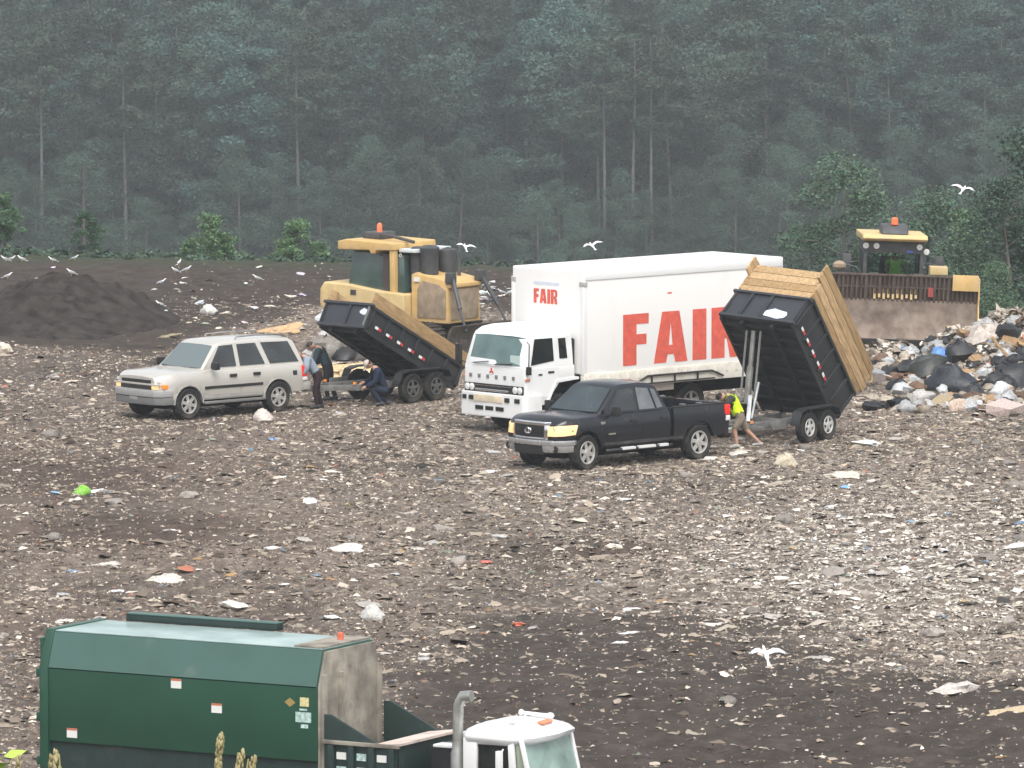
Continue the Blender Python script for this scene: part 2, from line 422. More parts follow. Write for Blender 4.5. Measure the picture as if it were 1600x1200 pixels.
WOOD = {'tall': ('tall dense broadleaf tree in the hazy wood behind the landfill', 'forest_tree', 'dense trees of the hazy wood'),
        'slim': ('slim tree with a high crown in the hazy wood behind the landfill', 'forest_tree', 'slim trees of the hazy wood'),
        'bare': ('tree with a long pale bare trunk in the hazy wood', 'forest_tree', 'pale trunked trees of the hazy wood'),
        'low': ('low bushy understorey tree along the foot of the hazy wood', 'understorey_tree', 'understorey trees of the hazy wood')}
row = 0
for d in (690, 698, 707, 718, 731, 748, 768, 790):
    half = .0667 * d + 26; step = 3.7 if row < 4 else 4.6
    x = -half + rt.uniform(0, step)
    while x < half:
        r_ = rt.random(); kind = 'tall' if r_ < .58 else ('slim' if r_ < .955 else 'bare')
        s = rt.uniform(.85, 1.15); g = rt.uniform(.55, 1.3); w = rt.uniform(-.14, .14)
        lb = WOOD[kind]
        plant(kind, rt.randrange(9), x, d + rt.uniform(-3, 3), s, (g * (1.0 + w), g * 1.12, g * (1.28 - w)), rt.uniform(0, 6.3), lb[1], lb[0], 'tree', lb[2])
        x += step * rt.uniform(.7, 1.35)
    row += 1
for d, st in ((678, 3.2), (684, 3.6)):
    half = .0667 * d + 24; x = -half
    while x < half:
        g = rt.uniform(.6, 1.25); lb = WOOD['low']
        plant('low', rt.randrange(9), x, d + rt.uniform(-3, 3), rt.uniform(.8, 1.7), (g * 1.05, g * 1.2, g * 1.25), rt.uniform(0, 6.3), lb[1], lb[0], 'tree', lb[2], sz=rt.uniform(.9, 1.3))
        x += st * rt.uniform(.6, 1.4)
# single pale trunks the photograph lets one pick out
for px, py, lab in [(62, 200, 'pale slender trunk standing clear at the far left of the wood'), (196, 190, 'pale trunk left of centre in the wood above the silver SUV'),
                    (942, 260, 'tallest pale straight trunk in the wood above the white box truck'), (990, 250, 'second pale trunk right of the tall one above the box truck'),
                    (466, 240, 'thin pale trunk in the wood above the yellow dozer cab'), (1020, 215, 'thin pale trunk high above the white truck roof')]:
    q = dp(px, py, 683); plant('bare', px, q.x, 683, 1.1, (.9, .9, .9), px, 'forest_tree', lab, 'tree', 'single pale trunks at the wood edge')
# bright saplings and bushes near the plateau edge
NEAR = [  # px, dist, height of the foot above the plateau, scale, tint, kind, label
 (325, 250, -.9, .95, (2.5, 2.6, 1.9), 'bush', 'bright green bushy sapling at the soil edge above the silver SUV', 'bush'),
 (362, 250, -1.0, .72, (2.3, 2.4, 1.8), 'bush', 'smaller bright green bush right of the bushy sapling', 'bush'),
 (296, 251, -1.0, .62, (2.0, 2.2, 1.8), 'bush', 'small green bush left of the bright bushy sapling', 'bush'),
 (468, 249, -.9, .90, (2.5, 2.65, 1.9), 'bush', 'bright green upright sapling left of the yellow dozer', 'bush'),
 (440, 250, -.9, .55, (2.3, 2.4, 1.8), 'bush', 'low green bush at the foot of the upright sapling', 'bush'),
 (500, 250, -.9, .55, (2.1, 2.2, 1.8), 'bush', 'low green bush just left of the dozer canopy', 'bush'),
 (135, 254, -.6, .72, (1.4, 1.6, 1.4), 'bush', 'dull green round bush behind the soil mound', 'bush'),
 (4, 253, -.4, .95, (2.1, 2.3, 1.8), 'bush', 'green bush cut by the left edge of the photo', 'bush'),
 (1322, 262, None, 1.12, (1.85, 1.9, 1.75), 'low', 'green leafy tree behind the dozer cab at right', 'tree'),
 (1268, 270, None, .85, (1.4, 1.45, 1.4), 'low', 'dark green tree left of the dozer cab', 'tree'),
 (1500, 250, None, .92, (2.2, 2.25, 1.9), 'low', 'bright green tree behind the trash heap at right', 'tree'),
 (1450, 256, None, 1.0, (1.85, 1.9, 1.75), 'low', 'mid green tree between the dozer cab and the bright tree', 'tree'),
 (1585, 246, None, 1.0, (1.2, 1.25, 1.25), 'low', 'dark green tree cut by the right edge of the photo', 'tree'),
 (1405, 262, None, .9, (1.6, 1.65, 1.5), 'low', 'green tree directly behind the dozer roof', 'tree'),
 (1630, 252, None, 1.3, (1.1, 1.15, 1.15), 'low', 'tallest dark green tree beyond the right edge of the photo', 'tree'),
 (1545, 243, None, .62, (2.0, 2.05, 1.7), 'low', 'low bright green bush right of the dozer blade', 'bush'),
 (1215, 262, None, .45, (1.0, 1.2, 1.0), 'low', 'dull green bush behind the rear end of the white box', 'bush'),
]
for i, (px, d, zf, s, t, k, lab, cat) in enumerate(NEAR):
    q = dp(px, 400, d); plant(k, i, q.x, d, s, tuple(c * .95 for c in t), i * 1.3, 'leafy_tree' if cat == 'tree' else 'leafy_bush', lab, cat, 'greener trees and bushes beside the landfill', z=zf)
# strip of weeds along the far edge of the soil
rng = np.random.default_rng(5); n = 2600
wx = rng.uniform(-20, 20, n); wpx = 800 + FPX * wx / 250; wd = np.interp(wpx, [0, 450, 800, 1600], [249, 246, 243, 217]) + rng.uniform(-1.0, 8, n)
cl = [(wx[i], wd[i], hz(wx[i], wd[i]) + .12, rng.uniform(.12, .38)) for i in range(n) if rng.uniform() < (.8 if wpx[i] < 520 else .45)]
wo_ = leaf_mesh('weeds', rng, cl, 12, .09, 1); wo_.color = (1.25, 1.2, 1.2, 1)
tag(wo_, 'strip of low green weeds along the far edge of the bare soil', 'weeds', kind='stuff')
# ------------------------------------------------------------------ shared vehicle materials and pieces
MUD = (.13, .11, .09)
blackM = M('black_rubber', (.018, .018, .018), .8, spec=.25, dirt=MUD, damt=.45, dscale=4)
darkM = M('black_plastic', (.016, .016, .017), .55, dirt=MUD, damt=.15)
underM = M('underbody_black', (.012, .012, .012), .9, spec=.1)
alloyM = M('alloy', (.62, .61, .58), .35, .6, dirt=MUD, damt=.22)
chromeM = M('chrome', (.75, .75, .76), .12, 1.0)
steelM = M('steel_grey', (.30, .30, .29), .45, .6, var=.2, dirt=MUD, damt=.3)
glassM = M('dark_glass', (.016, .020, .020), .04, spec=.8, var=.7, scale=2.2)  # colour noise paints uneven reflections into the dark panes
tealM = M('windscreen_glass', (.10, .17, .165), .05, spec=.9, var=.35, scale=1.3)
paintedSkyGlassM = M('painted_sky_windscreen_glass', (.13, .165, .17), .05, spec=1.0)  # pale base colour paints the sky's reflection into the glass
redM = M('red_lens', (.45, .015, .012), .2, spec=.6, emit=(1, .05, .03), estr=.25)
amberM = M('amber_lens', (.55, .16, .02), .25, emit=(1, .35, .05), estr=.25)
whiteLensM = M('clear_lens', (.7, .7, .68), .15)
lampOnM = M('lit_headlamp', (.75, .55, .32), .2, emit=(1, .56, .20), estr=.42)
seamM = M('door_gap', (.01, .01, .01), .9)
plateM = M('plate', (.30, .30, .30), .6)

def wheel(parent, x, y, z, r, w, side, rimr=.62, spokes=6, steer=0.0, rimM=None, tyreM=None, rimw=None):
    """side: +1 when the outer face looks to +y"""
    mb = MB(); c = (0, 0, 0); h = w / 2
    mb.lathe([(r * rimr, -h * .9), (r * .9, -h), (r * .985, -h * .8), (r, -h * .5), (r, h * .5), (r * .985, h * .8), (r * .9, h), (r * rimr, h * .9), (r * rimr, h * .2), (.02, h * .2)], c, 'y', 28)
    for k in range(26):   # tread lugs
        t = 2 * math.pi * k / 26; q = Vector((math.cos(t), 0, math.sin(t)))
        mb.beam(q * (r * .995) + Vector((0, -h * .8, 0)), q * (r * .995) + Vector((0, h * .8, 0)), .05 * r, .03 * r, up=q)
    o = mb.build('wheel', tyreM or blackM, parent, loc=(x, y, z), rot=(0, 0, steer))
    rb = MB(); R = r * rimr; s = side
    rb.lathe([(R, s * h * .88), (R * .98, s * h * .98), (R * .88, s * h * .95), (R * .84, s * h * .6)], c, 'y', 28)
    for k in range(spokes):
        t = 2 * math.pi * (k + .25) / spokes; q = Vector((math.cos(t), 0, math.sin(t)))
        rb.beam(q * .06 * r + Vector((0, s * h * .8, 0)), q * R * .9 + Vector((0, s * h * .75, 0)), R * (.34 if spokes < 7 else .2), h * .2, up=(0, 1, 0))
    rb.lathe([(R * .34, s * h * .7), (R * .3, s * h * .98), (.01, s * h * 1.0)], c, 'y', 16)
    rb.build('rim', rimM or alloyM, o)
    return o

class Car:
    def __init__(s, **k): s.__dict__.update(k)
    def arch(s, x):
        z = s.sill + s.sillf(x)
        for a in (s.fa, s.ra):
            if abs(x - a) < s.ar: z = max(z, s.wr + math.sqrt(s.ar ** 2 - (x - a) ** 2))
        return z
    def wid(s, x):
        w = s.hw
        if x > s.xf - .55: w -= s.nose * ((x - s.xf + .55) / .55) ** 2.2
        if x < s.xr + .35: w -= s.tail * ((s.xr + .35 - x) / .35) ** 2.2
        return w
    def row(s, x):
        """half outline of the body at x: list of (y, z) from the sill to the top edge"""
        zl, zu, w, z0 = s.arch(x), s.top(x), s.wid(x), s.sill
        q = lambda t, k: max(z0 + t * (zu - z0), zl + .008 * k)
        return [(w - .07, zl), (w - .03, max(z0 + .04, zl + .008)), (w, q(.38, 2)), (w + .005, q(.62, 3)), (w - .02, q(.86, 4)), (w - .055, q(.97, 5)), (w - .11, max(zu, zl + .05))]
    def yat(s, x, z):
        r = s.row(x)
        for (y0, z0), (y1, z1) in zip(r, r[1:]):
            if z0 <= z <= z1: return y0 + (y1 - y0) * (z - z0) / max(z1 - z0, 1e-6)
        return r[-1][0] if z > r[-1][1] else r[0][0]
    def xs(s):
        q = set(np.round(np.linspace(s.xr, s.xf, 40), 3))
        for a in (s.fa, s.ra):
            q |= set(np.round(a + s.ar * np.cos(np.linspace(0, math.pi, 15)), 3))
            q |= {round(a - s.ar - .004, 3), round(a + s.ar + .004, 3)}
        q |= set(np.round(s.xf - .55 + np.linspace(0, .55, 8), 3))
        q = sorted(float(v) for v in q if s.xr <= v <= s.xf); out = [q[0]]
        for v in q[1:]:
            if v - out[-1] > .003: out.append(v)
        return out
    def body(s, mat, parent, name='body', x0=None, x1=None, crown=.03):
        rings = []
        for x in s.xs():
            if (x0 is not None and x < x0) or (x1 is not None and x > x1): continue
            r = s.row(x)
            ring = [(x, y, z) for y, z in r] + [(x, r[-1][0] * .5, r[-1][1] + crown * .8), (x, 0, r[-1][1] + crown), (x, -r[-1][0] * .5, r[-1][1] + crown * .8)] + [(x, -y, z) for y, z in reversed(r)]
            rings.append(ring)
        return MB().loft(rings).build(name, mat, parent, smooth=40)
    def panel(s, x0, x1, z0, z1, mat, parent, name, side=1, off=.008, nx=8):
        """thin skin lying on the side of the body"""
        mb = MB(); rows = []
        for x in np.linspace(x0, x1, nx):
            col = []
            for t in np.linspace(0, 1, 8):
                zl = max(z0, s.arch(x) + .05); z = zl + (min(z1, s.top(x) - .02) - zl) * t
                col.append((float(x), side * (s.yat(x, z) + off), z))
            rows.append(col + [(p[0], side * (abs(p[1]) - .03), p[2]) for p in reversed(col)])
        mb.loft(rows); return mb.build(name, mat, parent, smooth=30)
    def house(s, mat, parent, name='cab_roof'):
        """greenhouse; s.gx: list of (x, ztop), s.belt, s.tum (inward lean per metre)"""
        rings = []
        for x, zt in s.gx:
            wb_ = s.hw - .10; wt = wb_ - s.tum * (zt - s.belt)
            zt_ = max(zt, s.belt + .01)
            rings.append([(x, wb_, s.belt - .06), (x, wt + .02 * s.tum, zt_ - .05 if zt_ - .05 > s.belt else s.belt), (x, wt - .05, zt_), (x, wt * .5, zt_ + .025), (x, 0, zt_ + .035), (x, -wt * .5, zt_ + .025), (x, -wt + .05, zt_), (x, -wt - .02 * s.tum, zt_ - .05 if zt_ - .05 > s.belt else s.belt), (x, -wb_, s.belt - .06)])
        return MB().loft(rings).build(name, mat, parent, bevel=0, smooth=28)
    def gy(s, z): return s.hw - .10 - s.tum * (z - s.belt)
    def window(s, poly, parent, mat, name='window', side=1, off=.006):
        mb = MB(); a = [(x, side * (s.gy(z) + off), z) for x, z in poly]; b = [(x, side * (s.gy(z) - .02), z) for x, z in poly]
        return mb.loft([a, b]).build(name, mat, parent, smooth=0)
    def screen(s, xb, zb, xt, zt, parent, mat, name, inset=.10, off=.012, yb=None, yt=None):
        yb = yb or s.gy(zb) - inset; yt = yt or s.gy(zt) - inset
        d = Vector((xt - xb, 0, zt - zb)).normalized(); nrm = Vector((d.z, 0, -d.x)); nrm = nrm if (nrm.x > 0) == (xb > xt) else -nrm
        mb = MB(); rr = []
        for k, f in ((0, off), (1, off - .03)):
            ring = []
            for (x, y, z) in [(xb, -yb, zb), (xb + (.07 if xb > xt else -.07), -yb * .45, zb), (xb + (.07 if xb > xt else -.07), yb * .45, zb), (xb, yb, zb), (xt, yt, zt), (xt + .03, yt * .45, zt + .02), (xt + .03, -yt * .45, zt + .02), (xt, -yt, zt)]:
                p = Vector((x, y, z)) + nrm * (off if k == 0 else -.03); ring.append(tuple(p))
            rr.append(ring)
        return mb.loft(rr).build(name, mat, parent, smooth=30)

def box_part(name, mat, parent, *b, bevel=.01, **k): return MB().box(*b).build(name, mat, parent, bevel=bevel, **k)

# ------------------------------------------------------------------ silver SUV
def build_suv():
    rz = math.pi + math.radians(42)
    t = empty('parked_suv', at(361, 649, rz, 0, .86), rz, 'dusty silver beige SUV with lit amber lamps hitched to the left dump trailer', 'SUV')
    P = M('silver_beige_paint', (.56, .54, .49), .3, .25, coat=.5, dirt=(.28, .25, .21), damt=.12, dscale=2.0)
    P2 = M('silver_beige_lower', (.45, .44, .41), .45, .2, dirt=MUD, damt=.4)
    c = Car(xf=2.38, xr=-2.42, fa=1.475, ra=-1.475, ar=.47, wr=.39, hw=.98, sill=.45, nose=.25, tail=.06, belt=1.2, tum=.30)
    c.sillf = lambda x: .06 * max(0, x - 2.0) + .12 * max(0, -x - 2.0)
    c.top = lambda x: 1.2 - .03 * max(0, min(1, (x - .95))) - (.10 * ((x - 1.95) / .43) ** 2 if x > 1.95 else 0)
    c.gx = [(1.12, 1.2), (.95, 1.22), (.38, 1.80), (.18, 1.86), (-.6, 1.885), (-1.5, 1.875), (-2.05, 1.84), (-2.2, 1.76), (-2.39, 1.22)]
    c.body(P, t); c.house(P, t, 'roof')
    c.screen(.93, 1.25, .42, 1.77, t, paintedSkyGlassM, 'windscreen', inset=.09)
    c.screen(-2.375, 1.27, -2.22, 1.72, t, glassM, 'rear_window', inset=.1)
    W = [[(.66, 1.25), (.63, 1.33), (.28, 1.77), (-.17, 1.785), (-.17, 1.25)], [(-.31, 1.25), (-.31, 1.785), (-.92, 1.785), (-1.12, 1.25)], [(-1.3, 1.25), (-1.1, 1.785), (-2.0, 1.765), (-2.24, 1.25)]]
    for sd in (1, -1):
        for w in W: c.window(w, t, glassM, side=sd)
        for (a, b) in ((.82, -.22), (-.26, -1.0)):
            d = c.panel(b + .015, a - .015, .58, 1.14, P, t, 'door', sd)
            hx = b + .14; box_part('handle', darkM, d, hx, hx + .22, sd * 1.0 - .02 * sd, sd * 1.0 + .018 * sd, .99, 1.07, bevel=.008)
        c.panel(-.95, .95, .73, .80, darkM, t, 'side_moulding', sd, .022)
        c.panel(-.96, .96, .44, .57, P2, t, 'muddy_sill', sd, .012)
        box_part('running_board', steelM, t, -1.0, 1.0, sd * .93, sd * 1.06, .36, .42)
        box_part('mirror', darkM, t, .62, .76, sd * .98, sd * 1.19, 1.21, 1.40, bevel=.03)
        lamp = box_part('headlight', lampOnM, t, 2.18, 2.395, sd * .60, sd * .80, .79, .92, bevel=.02)
        box_part('turn_signal', amberM, lamp, 2.08, 2.26, sd * .80, sd * .93, .80, .91, bevel=.02)
        box_part('clear_lamp', whiteLensM, lamp, 2.12, 2.34, sd * .60, sd * .83, .95, 1.02, bevel=.02)
        tl = box_part('tail_light', redM, t, -2.45, -2.28, sd * .90, sd * .985, .86, 1.14, bevel=.02)
        box_part('reverse_light', whiteLensM, tl, -2.45, -2.30, sd * .90, sd * .982, .76, .85, bevel=.02)
        MB().tube([(-.35, sd * .60, 1.90), (-.40, sd * .60, 1.955), (-1.0, sd * .60, 1.97), (-1.9, sd * .60, 1.945), (-1.95, sd * .60, 1.88)], .022, 6).build('roof_rail', steelM, t)
        wheel(t, 1.475, sd * .86, .39, .39, .27, sd, .64, 6); wheel(t, -1.475, sd * .86, .39, .39, .27, sd, .64, 6)
        for a in (1.475, -1.475):
            ring = [(a + .485 * math.cos(q), .39 + .485 * math.sin(q)) for q in np.linspace(.0, math.pi, 14)] + [(a + .455 * math.cos(q), .39 + .455 * math.sin(q)) for q in np.linspace(math.pi, 0, 14)]
            MB().prism([(float(p), float(q)) for p, q in ring], sd * .93, sd * .995).build('arch_lip', P2, t, smooth=0)
    box_part('fuel_door', darkM, t, -2.10, -1.96, .955, .985, .90, 1.03)
    MB().box(2.28, 2.405, -.60, .60, .78, .885).box(2.28, 2.395, -.58, .58, .935, 1.02).build('grille', darkM, t, bevel=.015)
    box_part('grille_bar', P, t, 2.30, 2.415, -.86, .86, .885, .925)
    bp = MB(); bp.loft([[(2.30, -.80 * q, z) for z in (0,)] for q in (1,)] , False) if False else None
    pts = [(2.03, 1.0), (2.30, .95), (2.45, .76), (2.50, .3), (2.50, -.3), (2.45, -.76), (2.30, -.95), (2.03, -1.0)]
    def wrap(z0, z1, o, name, mat):
        a = [(x + o, y, z0) for x, y in pts] + [(x - .1, y * .92, z0) for x, y in reversed(pts)]
        b = [(p[0], p[1], z1) for p in a]; return MB().loft([a, b]).build(name, mat, t, bevel=.012, smooth=40)
    wrap(.60, .77, 0, 'front_bumper', M('bumper_silver', (.42, .42, .41), .35, .3, dirt=MUD, damt=.25)); wrap(.40, .585, -.02, 'front_valance', M('valance_grey', (.16, .16, .16), .6, dirt=MUD, damt=.4))
    box_part('number_plate', plateM, t, 2.44, 2.485, -.16, .16, .50, .62)
    box_part('rear_bumper', P2, t, -2.58, -2.36, -.96, .96, .50, .72, bevel=.04)
    MB().box(-1.95, 1.95, -.68, .68, .26, .8).box(-2.3, 2.25, -.5, .5, .38, .6).build('underbody', underM, t)  # black box carried down low to deepen the shadow beneath the car
    MB().tube([(.98, .5, 1.235), (.93, -.1, 1.255)], .012, 5).tube([(1.0, -.15, 1.235), (.95, -.7, 1.255)], .012, 5).build('wipers', darkM, t)
    return t
build_suv()

# ------------------------------------------------------------------ dark pickup
mudM = M('muddy_dark_sill', (.03, .03, .03), .6, dirt=MUD, damt=.5)
def build_pickup():
    rz = math.pi + math.radians(43)
    t = empty('pickup_truck', at(1000, 726, rz, 0, .86), rz, 'dark grey pickup with chrome grille and lit headlights hitched to the right dump trailer', 'pickup truck')
    P = M('dark_grey_paint', (.012, .0135, .018), .2, 0, spec=.45, coat=.12, dirt=(.10, .09, .08), damt=.1, dscale=2.5)
    c = Car(xf=2.72, xr=-2.85, fa=1.85, ra=-1.85, ar=.50, wr=.42, hw=1.0, sill=.50, nose=.2, tail=.03, belt=1.27, tum=.30)
    c.sillf = lambda x: .12 * max(0, -x - 2.2)
    c.top = lambda x: 1.28 - .035 * max(0, min(1.1, (x - 1.45))) - (.16 * ((x - 2.3) / .42) ** 2 if x > 2.3 else 0)
    c.body(P, t, 'body', x0=-.93, crown=.05)
    c.gx = [(1.52, 1.28), (1.38, 1.30), (.72, 1.86), (.5, 1.925), (-.1, 1.94), (-.45, 1.91), (-.62, 1.84), (-.86, 1.30)]
    c.house(P, t, 'roof')
    c.screen(1.36, 1.33, .76, 1.84, t, M('pickup_windscreen', (.03, .045, .05), .05, spec=1.0, var=.4, scale=1.5), 'windscreen', inset=.09)
    c.screen(-.84, 1.36, -.64, 1.80, t, glassM, 'rear_window', inset=.15)
    greyG = M('painted_reflection_side_glass', (.10, .105, .11), .08, spec=1.0, var=.5, scale=2)  # grey colour and mottling paint the reflection into these panes
    W = [([(1.02, 1.32), (1.0, 1.38), (.62, 1.83), (.16, 1.84), (.16, 1.32)], glassM), ([(.05, 1.32), (.05, 1.84), (-.34, 1.80), (-.46, 1.32)], greyG), ([(-.53, 1.32), (-.41, 1.79), (-.55, 1.76), (-.72, 1.34)], greyG)]
    for sd in (1, -1):
        for w, gm in W: c.window(w, t, gm, side=sd)
        for (a, b) in ((1.22, .12), (.08, -.88)):
            d = c.panel(b + .015, a - .015, .64, 1.21, P, t, 'door', sd)
            hx = b + .12; box_part('handle', darkM, d, hx, hx + .2, sd * 1.0, sd * 1.035, 1.06, 1.12, bevel=.008)
        bdg = c.panel(.95, 1.18, .80, .835, chromeM, t, 'door_badge', sd, .02, 3)
        c.panel(-.8, 1.2, .745, .775, P, t, 'side_moulding', sd, .03)
        c.panel(-1.3, 1.28, .50, .62, mudM, t, 'muddy_sill', sd, .010)
        for a, b in ((-.72, -.44), (-.30, .25), (.36, .78)):
            MB().box(a, b, sd * 1.0, sd * 1.10, .42, .485).build('step_plate', M('step_metal', (.75, .75, .74), .4, .2), t, bevel=.01)
        MB().tube([(1.2, sd * .95, .42), (1.1, sd * 1.03, .43), (-.85, sd * 1.03, .43), (-.95, sd * .95, .42)], .04, 7).build('side_step', darkM, t)
        MB().box(1.02, 1.12, sd * .98, sd * 1.05, 1.25, 1.30).box(.99, 1.14, sd * 1.05, sd * 1.25, 1.24, 1.47).build('mirror', darkM, t, bevel=.03)
        hl = MB(); hl.loft([[(2.16, sd * 1.012, 1.10), (2.50, sd * .965, 1.10), (2.70, sd * .80, 1.08), (2.76, sd * .60, 1.07)], [(2.24, sd * 1.012, .87), (2.54, sd * .96, .85), (2.73, sd * .80, .84), (2.78, sd * .60, .84)], [(2.2, sd * .8, .86), (2.3, sd * .8, .86), (2.4, sd * .6, .86), (2.5, sd * .5, .86)], [(2.2, sd * .8, 1.05), (2.3, sd * .8, 1.05), (2.4, sd * .6, 1.03), (2.5, sd * .5, 1.02)]])
        hl.build('headlight', lampOnM, t, bevel=.01)
        box_part('marker_badge', chromeM, t, 1.28, 1.42, sd * .985, sd * 1.012, 1.06, 1.12, bevel=.004)
        tl = box_part('tail_light', redM, t, -2.88, -2.70, sd * .86, sd * 1.0, 1.02, 1.27, bevel=.03)
        box_part('reverse_light', whiteLensM, tl, -2.88, -2.72, sd * .87, sd * .995, .88, 1.01, bevel=.02)
        wheel(t, 1.85, sd * .85, .42, .42, .29, sd, .66, 6, steer=.12); wheel(t, -1.85, sd * .85, .42, .42, .29, sd, .66, 6)
    # cargo bed: two side walls, floor, tailgate
    for sd in (1, -1):
        mb = MB(); rings = []
        for x in c.xs():
            if x > -.97: continue
            r = [(x, sd * y, z) for y, z in c.row(x)]; q = c.top(x)
            ring = r[:-2] + [(x, sd * (c.wid(x) - .04), q + .01), (x, sd * (c.wid(x) - .13), q + .01), (x, sd * (c.wid(x) - .14), max(.72, c.arch(x) + .03)), (x, sd * (c.wid(x) - .12), c.arch(x) + .02)]
            rings.append(ring)
        mb.loft(rings).build('bed_side', P, t, smooth=40)
    railM = M('bed_rail_grey', (.16, .16, .16), .4, .4)
    for sd in (1, -1):
        rl = MB().box(-2.8, -1.0, sd * .86, sd * .97, 1.295, 1.325).build('bed_rail', darkM, t, bevel=.006)
        for x in (-1.35, -1.9, -2.45): box_part('tie_down', railM, rl, x - .06, x + .06, sd * .85, sd * .98, 1.326, 1.37)
    MB().box(-2.84, -.97, -.86, .86, .70, .76).box(-1.02, -.96, -.88, .88, .5, 1.29).build('bed_floor', darkM, t)
    tg = box_part('tailgate', P, t, -2.88, -2.80, -.84, .84, .72, 1.29, bevel=.02); box_part('handle', darkM, tg, -2.90, -2.87, -.12, .12, 1.08, 1.16)
    # nose
    gs = [(2.60, .56), (2.74, .50), (2.80, .25), (2.82, 0), (2.80, -.25), (2.74, -.50), (2.60, -.56)]
    def wrap(pts, z0, z1, o, name, mat, par=t, dep=.12, bev=.015):
        a = [(x + o, y, z0) for x, y in pts] + [(x - dep, y * .95, z0) for x, y in reversed(pts)]
        b = [(p[0], p[1], z1) for p in a]; return MB().loft([a, b]).build(name, mat, par, bevel=bev, smooth=40)
    g = wrap(gs, .80, 1.10, 0, 'grille', M('grille_black', (.01, .01, .01), .5))
    fr = MB(); pv_ = [(2.64, -.60), (2.77, -.52), (2.84, 0), (2.77, .52), (2.64, .60)]
    wrap(pv_, 1.08, 1.17, .015, 'grille_surround', chromeM, g)
    for sd in (1, -1): MB().loft([[(2.66, sd * .60, .78), (2.76, sd * .60, .78), (2.80, sd * .49, .78), (2.70, sd * .47, .78)], [(2.64, sd * .63, 1.09), (2.72, sd * .63, 1.09), (2.79, sd * .51, 1.09), (2.68, sd * .49, 1.09)]]).build('grille_surround', chromeM, g, bevel=.01)
    wrap(pv_, .755, .80, .01, 'grille_surround', chromeM, g)
    for k in range(3): wrap(gs, .85 + k * .08, .862 + k * .08, .012, 'grille_slat', darkM, g, bev=0)
    e = MB(); 
    for rx_, rz_ in ((.105, .07), (.035, .066), (.09, .028)): e.tube([(2.845, rx_ * math.cos(q), .955 + rz_ * math.sin(q)) for q in np.linspace(0, 2 * math.pi, 17)], .011, 5)
    e.build('emblem', chromeM, g)
    bs = [(2.28, 1.02), (2.55, .97), (2.78, .74), (2.88, .3), (2.88, -.3), (2.78, -.74), (2.55, -.97), (2.28, -1.02)]
    bm_ = wrap(bs, .62, .74, 0, 'front_bumper', M('bumper_chrome_grey', (.52, .52, .52), .25, .7, dirt=MUD, damt=.2))
    for sd in (1, -1):
        MB().loft([[(2.30, sd * 1.0, .46), (2.55, sd * .95, .46), (2.76, sd * .72, .46), (2.82, sd * .50, .46), (2.6, sd * .5, .46), (2.3, sd * .85, .46)], [(2.30, sd * 1.01, .615), (2.55, sd * .96, .615), (2.78, sd * .73, .615), (2.86, sd * .50, .615), (2.6, sd * .5, .615), (2.3, sd * .85, .615)]]).build('bumper_end', bm_.data.materials[0], bm_, bevel=.01)
        MB().lathe([(.085, .0), (.085, .03), (.06, .035), (.01, .02)], (2.70, sd * .80, .54), 'x', 14).build('fog_lamp', darkM, bm_, rot=(0, 0, 0))
    wrap([(2.6, .52), (2.80, .5), (2.83, 0), (2.80, -.5), (2.6, -.52)], .40, .612, 0, 'air_dam', darkM)
    wrap([(2.5, .9), (2.70, .72), (2.80, .2), (2.80, -.2), (2.70, -.72), (2.5, -.9)], .745, .80, -.02, 'valance', P)
    MB().box(-2.6, 2.3, -.62, .62, .28, .78).build('underbody', underM, t)
    box_part('rear_bumper', chromeM, t, -3.0, -2.86, -.95, .95, .56, .70, bevel=.03)
    MB().tube([(1.42, .45, 1.31), (1.36, -.1, 1.335)], .012, 5).tube([(1.42, -.2, 1.31), (1.34, -.7, 1.335)], .012, 5).build('wipers', darkM, t)
    return t
build_pickup()

# ------------------------------------------------------------------ white box truck
def letter_polys(ch):
    """outline of a heavy condensed capital in a cell one high: list of rings, then holes are left as gaps between pieces"""
    if ch == 'F': return [[(0, 0), (.24, 0), (.24, .40), (.24, .40), (.42, .40), (.42, .60), (.24, .60), (.24, .80), (.46, .80), (.46, 1), (0, 1)]], .46
    if ch == 'I': return [[(0, 0), (.25, 0), (.25, 1), (0, 1)]], .25
    if ch == 'A': return [[(0, 0), (.22, 0), (.25, .16), (.36, .16), (.39, 0), (.61, 0), (.46, 1), (.305, 1), (.305, .80), (.34, .34), (.27, .34), (.305, .80), (.305, 1), (.15, 1)]], .61
    if ch == 'R': return [[(0, 0), (.24, 0), (.24, 1), (0, 1)], [(.24, .84), (.34, .84), (.38, 1), (.24, 1)], [(.34, .84), (.38, .76), (.56, .88), (.48, .97), (.38, 1)], [(.38, .76), (.38, .60), (.56, .55), (.56, .88)], [(.38, .60), (.34, .54), (.46, .46), (.56, .55)], [(.24, .54), (.34, .54), (.46, .46), (.42, .38), (.24, .38)], [(.28, .38), (.42, .38), (.53, .40), (.56, .0), (.34, 0)]], .57
